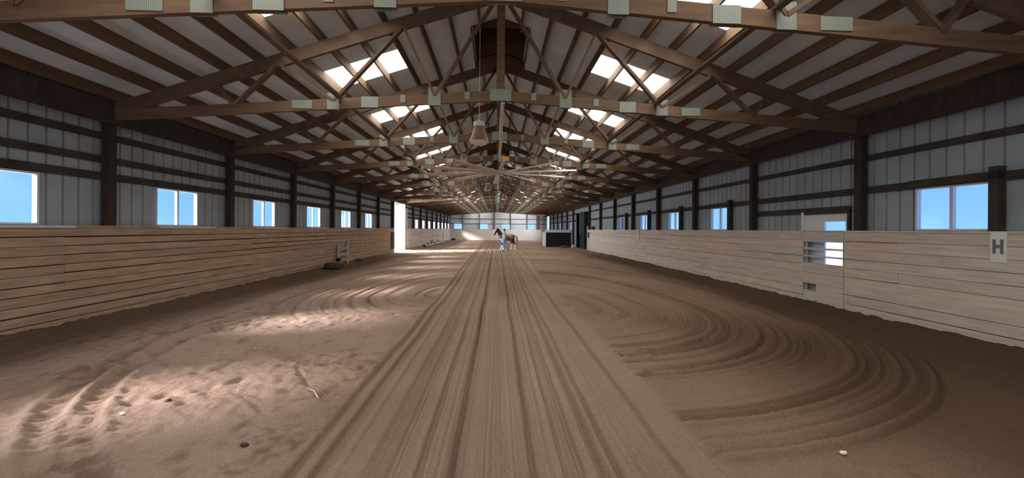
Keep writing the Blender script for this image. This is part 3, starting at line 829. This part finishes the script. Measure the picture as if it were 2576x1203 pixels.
def floor_fields(x, y):
    wob = 0.030 * vnoise(x * 0 + 1.3, y, 5, 1, 0.9) + 0.012 * vnoise(x * 0 + 1.3, y, 6, 1, 3.1)
    # ---- raked centre strip
    u = x - 0.0 + wob * 1.2 + 0.10 * sstep(6, 14, y) * -np.sign(x) * 0
    ws = 1.48 + 0.22 * sstep(8, 24, y) * 1.0 + 0.0 * x
    strip = sstep(-0.02, 0.05, ws - np.abs(u))
    us = u / (1 + 0.13 * sstep(8, 24, y))
    hs = np.zeros_like(x)
    for c, w, d in ((-1.40, .042, .080), (-1.24, .030, .058), (-1.05, .018, .02), (-0.90, .02, .022), (-0.74, .032, .042), (-0.66, .015, .018), (-0.55, .026, .040), (-0.45, .015, .012),
                    (-0.34, .030, .060), (-0.24, .014, .014), (-0.11, .020, .028), (-0.03, .014, .012), (0.10, .016, .022), (0.215, .032, .065), (0.30, .015, .016), (0.42, .022, .022),
                    (0.53, .026, .038), (0.66, .016, .014), (0.78, .03, .028), (0.95, .026, .030), (1.07, .018, .014), (1.20, .026, .026), (1.33, .018, .014)):
        hs += gro(us, c, w * 0.85, d * 1.45)
    rg = np.random.RandomState(5); c = -1.42
    while c < 1.45:
        hs += gro(us, c, rg.uniform(.008, .015), rg.uniform(.010, .028)); c += rg.uniform(.035, .10)
    hs += 0.018 * n1(us + 5, 21, 17) + 0.010 * n1(us + 9, 22, 41)
    hs *= (0.85 + 0.5 * vnoise(x, y, 31, 3, 0.5))
    hs += 0.012 + 0.02 * np.exp(-((us - 1.44) / .05) ** 2) + 0.012 * np.exp(-((us + 1.28) / .04) ** 2)
    # ---- right side turning arcs
    cx, cy = 1.4, 7.6
    dx = np.maximum(x - cx, 0); dn_ = np.maximum(cy - y, 0); up = np.maximum(y - cy, 0)
    ur = np.sqrt(dx ** 2 + dn_ ** 2 + (0.42 * up) ** 2) + 0.05 * vnoise(x, y, 7, .7, .7)
    wr_ = sstep(1.45, 1.6, x) * (1 - sstep(5.0, 5.5, ur))
    hr = 0.020 * n1(ur, 41, 4.0) + 0.020 * n1(ur, 42, 9.0)
    rg = np.random.RandomState(15); c = 0.3
    while c < 5.2:
        w_ = rg.uniform(.016, .028); d_ = rg.uniform(.022, .062); hr += gro(ur, c, w_, d_) + 0.6 * d_ * np.exp(-((ur - c - 1.9 * w_) / w_) ** 2); c += rg.uniform(.07, .17)
    for c, w, d in ((0.55, .03, .03), (1.05, .05, .04), (1.75, .04, .035), (2.25, .04, .04), (2.9, .05, .04), (3.35, .04, .045), (3.85, .04, .045), (4.45, .05, .045), (4.9, .05, .04)):
        hr += gro(ur, c, w * 0.7, d * 0.85) + 0.4 * d * np.exp(-((ur - c - 0.07) / 0.03) ** 2)
    # ---- left side arcs further down
    cx2, cy2 = -1.4, 9.3
    dx2 = np.maximum(cx2 - x, 0); dn2 = np.maximum(cy2 - y, 0); up2 = np.maximum(y - cy2, 0)
    ul = np.sqrt(dx2 ** 2 + (0.9 * dn2) ** 2 + (0.40 * up2) ** 2) + 0.05 * vnoise(x, y, 8, .7, .7)
    wl_ = sstep(1.45, 1.6, -x) * (1 - sstep(4.0, 5.2, ul)) * sstep(6.4, 8.6, y + 0.25 * x * 0)
    hl = 0.015 * n1(ul, 51, 5.0)
    rg = np.random.RandomState(17); c = 0.3
    while c < 5.0:
        hl += gro(ul, c, rg.uniform(.016, .026), rg.uniform(.012, .042)); c += rg.uniform(.10, .28)
    for c, w, d in ((0.4, .03, .05), (0.62, .03, .03), (0.9, .03, .05), (1.3, .035, .05), (1.7, .03, .04), (2.1, .04, .06), (2.28, .02, .03), (2.6, .035, .05), (3.1, .045, .07), (3.55, .03, .03), (4.0, .03, .03)):
        hl += gro(ul, c, w * 0.85, d * 1.6)
    # far raked lines fan out everywhere
    far = sstep(12, 17, y) * (1 - strip) * 0.6 * (1 - sstep(5.6, 6.6, np.abs(x)))
    hf = 0.03 * n1(x + 0.3 * vnoise(x, y, 9, .2, .1), 61, 7)
    # ---- general lumps
    lum = 0.020 * vnoise(x, y, 71, 5, 5) + 0.028 * vnoise(x, y, 72, 11, 11) + 0.022 * vnoise(x, y, 77, 21, 21) + 0.03 * vnoise(x, y, 73, 1.3, 1.3)
    side = 1 - strip
    h = strip * hs + side * (wr_ * hr + wl_ * hl + lum * (1 - 0.7 * wr_ - 0.85 * wl_) * 1.05) + far * hf
    # hoof pocked area at the near left and along the track near the rails
    pk = vnoise(x, y, 74, 6.5, 6.5); pock = np.where(pk > 0.15, -(pk - 0.15) * 0.12, 0) * side * (1 - wr_) * (1 - wl_) * (0.35 + 0.65 * sstep(-0.15, 0.25, vnoise(x, y, 75, .6, .6)))
    h += pock
    # ---- tyre tracks on the left, curved
    TM = np.zeros_like(x)
    def track(px, py, w, d, pitch):
        nonlocal TM
        P = np.array(list(zip(px, py))); best = np.full(x.shape, 9.0); ss = np.zeros_like(x); s0 = 0
        for (ax, ay), (bx, by) in zip(P[:-1], P[1:]):
            L = math.hypot(bx - ax, by - ay); tx, ty = (bx - ax) / L, (by - ay) / L
            s = np.clip((x - ax) * tx + (y - ay) * ty, 0, L); dd = np.hypot(x - ax - s * tx, y - ay - s * ty)
            m = dd < best; best = np.where(m, dd, best); ss = np.where(m, s0 + s, ss); s0 += L
        e = np.exp(-(best / w) ** 4)
        if w > 0.05: TM = np.maximum(TM, e * np.clip(0.45 + 1.5 * vnoise(x, y, 98, 9, 9) + 0.8 * vnoise(x, y, 99, 2.5, 2.5), 0, 1))
        return -d * e * (0.65 + 0.7 * np.maximum(np.sin(2 * PI * ss / pitch + 9 * best), 0)) + 0.5 * d * np.exp(-((best - w * 1.5) / (w * 0.4)) ** 2)
    h += track([-5.0, -5.15, -4.95, -4.55, -4.0, -3.4, -2.9, -2.5], [8.2, 6.6, 5.4, 4.35, 3.5, 2.9, 2.5, 2.2], 0.10, 0.040, 0.11)
    h += track([-4.3, -4.55, -4.35, -4.0, -3.5, -2.95, -2.4], [6.8, 5.6, 4.7, 3.95, 3.25, 2.75, 2.3], 0.09, 0.045, 0.13)
    h += track([-3.9, -3.4, -2.9, -2.2, -1.6], [5.6, 5.25, 4.95, 4.6, 4.4], 0.10, 0.030, 0.16)
    h += track([1.65, 2.1, 2.6, 3.1], [4.72, 4.9, 5.15, 5.5], 0.08, 0.045, 0.09) * side
    h += track([1.75, 2.3, 2.9, 3.4], [4.2, 4.35, 4.6, 4.9], 0.08, 0.035, 0.10) * side
    for px, py in (([-3.25, -3.3, -3.1], [6.0, 5.0, 4.6]), ([-2.6, -2.35, -1.9, -1.6], [5.3, 4.4, 3.8, 3.55]), ([-2.6, -2.0, -1.45], [3.75, 3.3, 3.05])):
        h += track(px, py, 0.02, 0.022, 9.0)
    # banks at the kick walls
    h += 0.10 * sstep(6.3, 6.95, np.abs(x)) * (0.9 + 0.4 * vnoise(x, y, 76, .3, .3)) * (1 - sstep(24.5, 25.3, y) * (x < 0) * (1 - sstep(28, 28.8, y)))
    h = h * 1.0
    # ---- colour: moist sand turned up by the harrow, drier pale elsewhere, wall shade painted in
    base = np.array([0.262, 0.178, 0.127])
    dry = np.array([0.36, 0.265, 0.215])
    damp_and_shade = np.array([0.085, 0.055, 0.032])  # colour of the moist tracks and of the painted shade
    m = 0.5 + 0.9 * vnoise(x, y, 81, .5, .5) + 0.3 * vnoise(x, y, 82, 2, 2)
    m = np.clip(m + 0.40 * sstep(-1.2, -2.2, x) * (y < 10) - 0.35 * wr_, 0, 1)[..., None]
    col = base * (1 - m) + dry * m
    shade_right = sstep(4.9, 6.1, x + 0.5 * vnoise(x, y, 83, .5, .5)) * (1 - sstep(20, 32, y)) * 0.85  # shade painted into the sand along the right kick wall
    shade_left = sstep(5.0, 6.2, -x + 0.5 * vnoise(x, y, 84, .5, .5)) * (1 - sstep(20, 24, y)) * 0.8  # same painted shade along the left kick wall
    corner = sstep(1.9, 3.9, x + 0.4 * vnoise(x, y, 85, .7, .7)) * (1 - sstep(4.5, 9, y)) * 0.85  # shade painted into the sand at the near right
    shade_mask = np.clip(shade_right + shade_left + corner, 0, 0.92)[..., None]
    col = col * (1 - shade_mask) + damp_and_shade * shade_mask
    # turned-up soil streaks follow the tines
    sk = strip * np.clip(n1(us + 3, 91, 9) + 0.5 * n1(us, 92, 27) - 0.08, 0, 1) * 1.5 + side * wr_ * np.clip(0.5 * n1(ur, 93, 6) + n1(ur, 94, 12) + 0.5 * n1(ur, 97, 26) - 0.05, 0, 1) * 2.0 + side * wl_ * np.clip(n1(ul, 95, 9) + 0.5 * n1(ul, 90, 21) - 0.08, 0, 1) * 1.6
    mot = side * (1 - wr_) * (1 - 0.6 * wl_) * np.clip(vnoise(x, y, 87, 7, 7) + 0.8 * vnoise(x, y, 88, 17, 17) + 0.9 * vnoise(x, y, 89, 1.1, 1.1) - 0.22, 0, 1) * 1.1
    sk = np.clip(sk * (0.8 + 0.8 * vnoise(x, y, 96, 2, .7)) + mot, 0, 0.6)
    sk = np.maximum(sk, 0.65 * TM * side)[..., None]
    col = col * (1 - sk) + damp_and_shade * 1.3 * sk
    return h, col

def make_floor():
    xs = np.concatenate([np.arange(-6.95, -1.7, 0.024), np.arange(-1.7, 1.7, 0.0105), np.arange(1.7, 6.97, 0.022)])
    ys = [1.5]
    while ys[-1] < Y_END: ys.append(ys[-1] + 0.011 + 0.0042 * ys[-1])
    ys[-1] = Y_END; ys = np.array(ys)
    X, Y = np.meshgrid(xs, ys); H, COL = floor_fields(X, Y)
    ny, nx = X.shape
    co = np.stack([X, Y, H], -1).reshape(-1, 3)
    idx = np.arange(nx * ny).reshape(ny, nx)
    q = np.stack([idx[:-1, :-1], idx[:-1, 1:], idx[1:, 1:], idx[1:, :-1]], -1).reshape(-1, 4)
    # coarse apron behind the viewer and under the walls
    ex = []
    def quad(x0, x1, y0, y1, z=-0.005): ex.append([(x0, y0, z), (x1, y0, z), (x1, y1, z), (x0, y1, z)])
    quad(-7.2, 7.2, Y_REAR, 1.5); quad(-7.2, -6.9, 1.5, Y_END); quad(6.9, 7.2, 1.5, Y_END); quad(7.2, 10.2, R_AISLE[0] - .3, R_AISLE[1] + .3)
    n0 = len(co); exv = np.array(ex).reshape(-1, 3); co = np.concatenate([co, exv]); eq = (np.arange(len(exv)) + n0).reshape(-1, 4); q = np.concatenate([q, eq])
    me = bpy.data.meshes.new('floor'); me.vertices.add(len(co)); me.vertices.foreach_set('co', co.ravel().astype(np.float32))
    me.loops.add(q.size); me.loops.foreach_set('vertex_index', q.ravel().astype(np.int32))
    me.polygons.add(len(q)); me.polygons.foreach_set('loop_start', (np.arange(len(q)) * 4).astype(np.int32))
    me.update(calc_edges=True)
    me.polygons.foreach_set('use_smooth', [True] * len(q))
    ca = me.color_attributes.new('Col', 'FLOAT_COLOR', 'POINT')
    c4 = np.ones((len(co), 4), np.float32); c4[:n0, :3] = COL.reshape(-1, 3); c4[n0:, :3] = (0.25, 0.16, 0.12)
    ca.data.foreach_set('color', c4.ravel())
    me.materials.append(M_sand)
    o = bpy.data.objects.new('floor', me); C.objects.link(o)
    return struct(o, 'raked brown sand floor of the riding hall', 'floor')
make_floor()
def ground_h(x, y):
    return float(floor_fields(np.array([[float(x)]]), np.array([[float(y)]]))[0][0, 0])

# litter on the sand
o = MB().tube([(0, 0, 0), (0.13, -0.11, 0.012), (0.24, -0.26, 0.010)], [0.002, 0.004, 0.007], 6).build('straw_stick', M_straw, loc=(-1.95, 3.82, ground_h(-1.9, 3.7) + 0.02), smooth=True)
tag(o, 'pale straw stick lying on the sand left of the raked strip', 'stick')
for i, (x, y, r, lb) in enumerate(((-3.26, 3.35, 0.014, 'tiny pale chip on the sand among the left tyre tracks'), (2.48, 2.62, 0.016, 'pale chip on the dark sand at the bottom right'),
                                   (1.92, 3.27, 0.013, 'small grey chip on the sand right of the raked strip'))):
    o = MB().blob((0, 0, 0), (r * 1.8, r, r * 0.8), 40 + i).build('wood_chip', M_straw, loc=(x, y, ground_h(x, y) + 0.016), smooth=True); tag(o, lb, 'chip', 'chips on the sand')
for i, (x, y, r, lb) in enumerate(((-1.9, 2.83, 0.03, 'dark clod on the sand in the left foreground'), (-3.05, 3.55, 0.028, 'dark clod on the sand near the inner left tyre track'))):
    o = MB().blob((0, 0, 0), (r * 0.9, r * .7, r * 0.5), 50 + i, rough=0.3).build('clod', M_clod, loc=(x, y, ground_h(x, y) + 0.006), smooth=True); tag(o, lb, 'clod', 'dark clods')

# ------------------------------------------------------------------ outside
o = MB().poly([(-90, -60, -0.06), (-7.2, -60, -0.06), (-7.2, 120, -0.06), (-90, 120, -0.06)]).build('ground', M_gravel); struct(o, 'bright yard outside the left wall', 'ground')
o = MB().poly([(7.2, -60, -0.06), (90, -60, -0.06), (90, 120, -0.06), (7.2, 120, -0.06)]).build('ground', M_gravel); struct(o, 'bright yard outside the right wall', 'ground')
o = MB().poly([(-7.2, -60, -0.06), (7.2, -60, -0.06), (7.2, Y_REAR, -0.06), (-7.2, Y_REAR, -0.06)]).build('ground', M_gravel); struct(o, 'yard behind the viewer', 'ground')
for i, (x, y, h, lb) in enumerate(((-17.2, 60.0, 9.0, 'green tree seen through the open side door, nearer one'), (-21.5, 78.0, 11.0, 'green tree seen through the open side door, farther one'))):
    t = thing('tree', lb, 'tree', (x, y, -0.06), group='trees outside the side door')
    MB().tube([(0, 0, 0), (0.05, 0, h * 0.3), (0, 0.1, h * 0.7)], [0.25, 0.2, 0.08], 8).build('trunk', M_bark, t, smooth=True)
    mb = MB(); rr = random.Random(60 + i)
    for j in range(26):
        a = rr.uniform(0, 2 * PI); rad = rr.uniform(0, 1.5); z = rr.uniform(0.25, 0.95) * h
        r = rr.uniform(0.5, 1.0); mb.blob((rad * math.cos(a), rad * math.sin(a), z), (r, r, r * 0.8), 100 + j, n=6, m=9, rough=0.25)
    mb.build('foliage', M_leaf, t)

# ------------------------------------------------------------------ skinned figures
def skin_mesh(name, nodes, edges, sub=2, col=None, root=0):
    """nodes: list of (co, (rx, ry)); returns a mesh datablock"""
    me = bpy.data.meshes.new(name + '_src'); me.from_pydata([n[0] for n in nodes], edges, []); me.update()
    o = bpy.data.objects.new(name + '_src', me); C.objects.link(o)
    md = o.modifiers.new('skin', 'SKIN'); md.use_smooth_shade = True
    if not me.skin_vertices:
        bm = bmesh.new(); bm.from_mesh(me); bm.verts.layers.skin.verify(); bm.to_mesh(me); bm.free()
    sv = me.skin_vertices[0].data
    for i, n in enumerate(nodes):
        r = n[1] if isinstance(n[1], tuple) else (n[1], n[1]); sv[i].radius = r; sv[i].use_root = (i == root)
    if sub:
        s2 = o.modifiers.new('sub', 'SUBSURF'); s2.levels = sub; s2.render_levels = sub
    dg = bpy.context.evaluated_depsgraph_get(); ev = o.evaluated_get(dg)
    m = bpy.data.meshes.new_from_object(ev); m.name = name
    bpy.data.objects.remove(o)
    return m
def mesh_obj(name, me, material, parent=None, colf=None):
    me.materials.clear(); me.materials.append(material)
    me.polygons.foreach_set('use_smooth', [True] * len(me.polygons))
    if colf:
        ca = me.color_attributes.new('Col', 'FLOAT_COLOR', 'POINT'); arr = []
        for v in me.vertices: c = colf(v.co); arr += [c[0], c[1], c[2], 1]
        ca.data.foreach_set('color', arr)
    o = bpy.data.objects.new(name, me); C.objects.link(o)
    if parent is not None: o.parent = parent
    return o
def chain(nodes, edges, pts, start=None):
    prev = start
    for p in pts:
        nodes.append(p); i = len(nodes) - 1
        if prev is not None: edges.append((prev, i))
        prev = i
    return prev

# ---- horse, walking to the left
HX = 0.81
def hp(x, y, z): return (x * HX, y, z)
nodes, edges = [], []
chain(nodes, edges, [(hp(0.1, 0, 1.00), (0.27, 0.30)), (hp(-0.18, 0, 1.02), (0.25, 0.30)), (hp(-0.40, 0, 1.04), (0.19, 0.26)), (hp(-0.55, 0, 1.18), (0.13, 0.21)), (hp(-0.68, 0, 1.36), (0.095, 0.165)),
                      (hp(-0.80, 0, 1.53), (0.08, 0.12)), (hp(-0.90, 0, 1.56), (0.085, 0.105)), (hp(-1.00, 0, 1.44), (0.085, 0.11)), (hp(-1.09, 0, 1.30), (0.06, 0.08)), (hp(-1.16, 0, 1.19), (0.055, 0.065)), (hp(-1.19, 0, 1.14), (0.045, 0.05))])
b_mid = 0
chain(nodes, edges, [(hp(0.38, 0, 1.03), (0.25, 0.27)), (hp(0.60, 0, 1.06), (0.23, 0.25)), (hp(0.76, 0, 1.03), (0.16, 0.19))], 0)
i_ch = 2; i_cr = [i for i, n in enumerate(nodes) if n[0] == hp(0.60, 0, 1.06)][0]
def leg_front(s, dxk, dxf):
    chain(nodes, edges, [(hp(-0.38, s * 0.15, 0.82), 0.10), (hp(-0.38, s * 0.155, 0.66), 0.075), (hp(-0.38 + dxk, s * 0.15, 0.42), 0.055), (hp(-0.38 + (dxk + dxf) / 2, s * 0.15, 0.27), 0.042),
                          (hp(-0.38 + dxf, s * 0.15, 0.14), 0.062), (hp(-0.41 + dxf, s * 0.15, 0.035), 0.068)], i_ch)
leg_front(-1, -0.10, -0.17); leg_front(1, 0.02, 0.12)
def leg_hind(s, d):
    chain(nodes, edges, [(hp(0.62, s * 0.15, 0.84), (0.12, 0.16)), (hp(0.55 + d * .3, s * 0.16, 0.66), 0.10), (hp(0.73 + d * .8, s * 0.15, 0.47), 0.058), (hp(0.70 + d, s * 0.15, 0.30), 0.042),
                          (hp(0.67 + d, s * 0.15, 0.14), 0.062), (hp(0.63 + d, s * 0.15, 0.035), 0.068)], i_cr)
leg_hind(-1, 0.12); leg_hind(1, -0.20)
def horse_col(p):
    x, y, z = p.x / HX, p.y, p.z
    w = (0.80, 0.77, 0.72); k = (0.022, 0.018, 0.018); b = (0.17, 0.125, 0.075); g = (0.42, 0.38, 0.31)
    q = 0.05 * math.sin(9 * x + 4 * z) + 0.04 * math.sin(17 * y + 11 * x)
    if z < 0.06: return (0.10, 0.08, 0.07)
    if z < 0.50 + q: return w
    if x < -0.36 and z < 0.66 + q * .5: return k
    if x > 0.45 and z < 0.86 + q: return k
    if x < -0.42 + 0.35 * (z - 1.0) + q and z > 0.95:
        if abs(y) < 0.035 and x < -0.93 and z > 1.2: return w
        return k
    if x < -0.15 + q and z < 1.0: return (0.55, 0.52, 0.50)
    if z > 1.16 + q and -0.1 < x < 0.55: return (0.52, 0.48, 0.42)
    if x < -0.22 + q: return g
    return b
M_coat = mat('horse coat', (1, 1, 1), 0.6, attr='Col', noise=0.2, nscale=14)
horse = thing('horse', 'black, brown and white pinto horse walking left behind the person', 'horse', (0.68, 28.45, 0), math.radians(6))
mesh_obj('body', skin_mesh('horse_body', nodes, edges, 2), M_coat, horse, horse_col)
M_mane = mat('dark horse hair', (0.03, 0.025, 0.02), 0.7, noise=0.3, nscale=20)
mb = MB()
mp_ = [(-0.95, 1.64, .03), (-0.86, 1.68, .04), (-0.76, 1.66, .05), (-0.66, 1.55, .055), (-0.57, 1.43, .055), (-0.46, 1.33, .045), (-0.36, 1.30, .03)]
mb.tube([hp(x, -0.02, z - 0.03) for x, z, r in mp_], [r for x, z, r in mp_], 8)
for x, z, r in mp_[1:-1]: mb.tube([hp(x, -0.03, z), hp(x + 0.02, -0.11, z - 0.12), hp(x + 0.03, -0.13, z - 0.24)], [0.035, 0.03, 0.008], 6)
mb.tube([hp(-0.93, 0, 1.63), hp(-1.0, 0, 1.56), hp(-1.03, 0.01, 1.46)], [0.03, 0.025, 0.006], 6)
mb.build('mane', M_mane, horse, smooth=True)
MB().tube([hp(0.86, 0, 1.13), hp(0.94, 0, 1.08), hp(1.0, 0, 0.92), hp(1.02, 0, 0.65), hp(1.0, 0, 0.38), hp(0.98, 0, 0.22)], [0.035, 0.05, 0.06, 0.075, 0.06, 0.012], 10).build('tail', mat('streaked tail hair', (0.42, 0.38, 0.33), 0.7, noise=0.5, nscale=8, stretch=(3, 3, .4)), horse, smooth=True)
for s in (-1, 1):
    MB().tube([hp(-0.86, s * 0.05, 1.62), hp(-0.87, s * 0.065, 1.70), hp(-0.885, s * 0.06, 1.77)], [0.03, 0.028, 0.004], 8).build('ear', M_mane, horse, smooth=True)
    MB().blob(hp(-0.97, s * 0.082, 1.475), (0.016, 0.012, 0.016), 1, rough=0).build('eye', M_black, horse, smooth=True)
    MB().blob(hp(-1.20, s * 0.035, 1.155), (0.010, 0.008, 0.012), 1, rough=0).build('nostril', M_black, horse, smooth=True)
mb = MB()
def ring(cx, cz, ry, rz, tilt, r=0.008):
    pts = []
    for j in range(13):
        a = 2 * PI * j / 12; pts.append(hp(cx + rz * math.sin(a) * math.sin(tilt), ry * math.cos(a), cz + rz * math.sin(a) * math.cos(tilt)))
    mb.tube(pts, r, 5, cap=False)
ring(-1.08, 1.315, 0.07, 0.09, math.radians(-55)); ring(-0.90, 1.55, 0.095, 0.12, math.radians(15))
for s in (-1, 1): mb.tube([hp(-1.04, s * 0.068, 1.33), hp(-0.92, s * 0.09, 1.47)], 0.007, 5)
mb.build('halter', mat('blue halter', (0.05, 0.12, 0.5), 0.6), horse)

# ---- person walking left beside the horse
PXO, PYO = 0.50, 27.75
person = thing('person', 'person in pale blue shirt, blue jeans and cap walking left, leading the horse', 'person', (PXO, PYO, 0), 0)
M_skin = mat('skin', (0.60, 0.38, 0.29), 0.55)
nodes, edges = [], []
top = chain(nodes, edges, [((0.0, 0, 0.93), (0.12, 0.15)), ((0.0, 0, 1.10), (0.10, 0.135)), ((-0.01, 0, 1.28), (0.11, 0.155)), ((-0.01, 0, 1.38), (0.085, 0.13)), ((-0.02, 0, 1.455), (0.052, 0.052)), ((-0.035, 0, 1.53), (0.065, 0.062)),
                            ((-0.04, 0, 1.60), (0.092, 0.076)), ((-0.035, 0, 1.655), (0.06, 0.055))])
sh = 3
def arm(s, pts): return chain(nodes, edges, pts, sh)
hn = arm(-1, [((0.0, -0.175, 1.375), 0.055), ((0.05, -0.215, 1.13), 0.040), ((0.02, -0.225, 0.91), 0.027), ((0.01, -0.225, 0.86), (0.020, 0.034))])
hf_ = arm(1, [((-0.01, 0.175, 1.375), 0.055), ((-0.06, 0.22, 1.15), 0.040), ((-0.27, 0.20, 1.10), 0.027), ((-0.32, 0.195, 1.10), (0.020, 0.034))])
near_leg = [((-0.01, -0.09, 0.86), 0.085), ((-0.06, -0.09, 0.50), 0.058), ((-0.03, -0.09, 0.28), 0.050), ((-0.01, -0.09, 0.09), 0.036), ((-0.07, -0.09, 0.045), 0.036), ((-0.16, -0.095, 0.035), 0.030)]
far_leg = [((0.02, 0.09, 0.86), 0.085), ((0.10, 0.09, 0.50), 0.058), ((0.24, 0.09, 0.31), 0.050), ((0.36, 0.09, 0.15), 0.036), ((0.32, 0.09, 0.08), 0.036), ((0.26, 0.09, 0.035), 0.030)]
chain(nodes, edges, near_leg, 0); chain(nodes, edges, far_leg, 0)
# fingers rooted in the palms
def fingers(root, base, fwd, side, curl):
    fw = Vector(fwd); sdv = Vector(side); cl = Vector(curl)
    for j, (o_, ln) in enumerate(((-0.027, 0.065), (-0.009, 0.075), (0.009, 0.070), (0.027, 0.055))):
        b0 = Vector(base) + sdv * o_
        chain(nodes, edges, [(tuple(b0 + fw * 0.03), 0.009), (tuple(b0 + fw * (0.03 + ln * .5) + cl * 0.006), 0.008), (tuple(b0 + fw * (0.03 + ln * .8) + cl * 0.028), 0.007)], root)
    b0 = Vector(base) - sdv * 0.030
    chain(nodes, edges, [(tuple(b0 - sdv * 0.012 + cl * 0.012), 0.010), (tuple(b0 - sdv * 0.018 + fw * 0.03 + cl * 0.026), 0.008)], root)
fingers(hn, (0.01, -0.225, 0.86), (-0.05, 0, -1), (1, 0, 0), (0, 1, 0))
fingers(hf_, (-0.32, 0.195, 1.10), (-1, 0, 0), (0, 0, -1), (0, -1, -0.3))
mesh_obj('body', skin_mesh('person_body', nodes, edges, 1), M_skin, person)
# shirt, jeans, boots as clothing
nodes, edges = [], []
chain(nodes, edges, [((0.0, 0, 0.93), (0.15, 0.18)), ((0.0, 0, 1.10), (0.14, 0.165)), ((-0.01, 0, 1.28), (0.15, 0.18)), ((-0.01, 0, 1.385), (0.10, 0.14)), ((-0.018, 0, 1.435), (0.065, 0.068))])
for s, el in ((-1, (0.025, -0.20, 1.24)), (1, (-0.035, 0.20, 1.24))):
    chain(nodes, edges, [((0.0, s * 0.175, 1.375), 0.07), (el, 0.062)], 3)
M_shirt = mat('pale blue shirt', (0.36, 0.48, 0.66), 0.8, noise=0.12, nscale=8)
mesh_obj('shirt', skin_mesh('person_shirt', nodes, edges, 2), M_shirt, person)
nodes, edges = [], []
nodes.append(((0.0, 0, 0.95), (0.13, 0.165)))
nodes.append(((0.0, 0, 1.06), (0.125, 0.155))); edges.append((0, 1))
for lg in (near_leg, far_leg): chain(nodes, edges, [(p, (r * 1.22 if isinstance(r, float) else r)) for p, r in lg[:4]], 0)
M_jeans = mat('blue jeans', (0.16, 0.34, 0.72), 0.85, noise=0.15, nscale=10)
mesh_obj('jeans', skin_mesh('person_jeans', nodes, edges, 2), M_jeans, person)
M_boot = mat('dark boot leather', (0.06, 0.045, 0.04), 0.6)
for lg in (near_leg, far_leg):
    nodes, edges = [], []
    chain(nodes, edges, [(lg[3][0], 0.046), (lg[4][0], 0.046), (lg[5][0], 0.040)])
    mesh_obj('boot', skin_mesh('person_boot', nodes, edges, 2), M_boot, person)
MB().lathe([(0.0, 1.715), (0.05, 1.705), (0.085, 1.675), (0.098, 1.63), (0.10, 1.615)], -0.035, 0, n=20).build('cap', mat('blue cap', (0.20, 0.30, 0.55), 0.8), person, smooth=True)
MB().quadbox([(-0.215, -0.06, 1.612), (-0.10, -0.085, 1.62), (-0.10, 0.085, 1.62), (-0.215, 0.06, 1.612), (-0.215, -0.06, 1.62), (-0.10, -0.085, 1.632), (-0.10, 0.085, 1.632), (-0.215, 0.06, 1.62)]).build('cap_brim', MATS['blue cap'], person)
MB().blob((0.02, 0, 1.56), (0.075, 0.085, 0.085), 2, rough=0.06).build('hair', mat('brown hair', (0.12, 0.07, 0.04), 0.7), person, smooth=True)
MB().blob((-0.138, 0, 1.575), (0.018, 0.013, 0.022), 3, rough=0).build('nose', M_skin, person, smooth=True)
MB().box(-0.128, -0.118, -0.022, 0.022, 1.538, 1.546).build('mouth', mat('lips', (0.4, 0.16, 0.14), 0.6), person)
for s in (-1, 1):
    MB().blob((-0.122, s * 0.032, 1.60), (0.010, 0.012, 0.008), 4, rough=0).build('eye', M_black, person, smooth=True)
    MB().blob((-0.03, s * 0.082, 1.585), (0.018, 0.010, 0.028), 5, rough=0).build('ear', M_skin, person, smooth=True)
# lead rope from hand to halter
hw = horse.location; a6 = math.radians(6)
hx, hy, hz = hp(-1.08, -0.03, 1.23)
end = (0.68 + hx * math.cos(a6) - hy * math.sin(a6), 28.45 + hx * math.sin(a6) + hy * math.cos(a6), hz)
st_ = (PXO - 0.36, PYO + 0.195, 1.09)
pts = [tuple(Vector(st_).lerp(Vector(end), f) + Vector((0, 0, -0.10 * math.sin(PI * f)))) for f in (0, .2, .4, .6, .8, 1)]
o = MB().tube(pts, 0.008, 6).build('lead_rope', M_cable, smooth=True); tag(o, 'pale lead rope from the hand to the halter of the horse', 'rope')
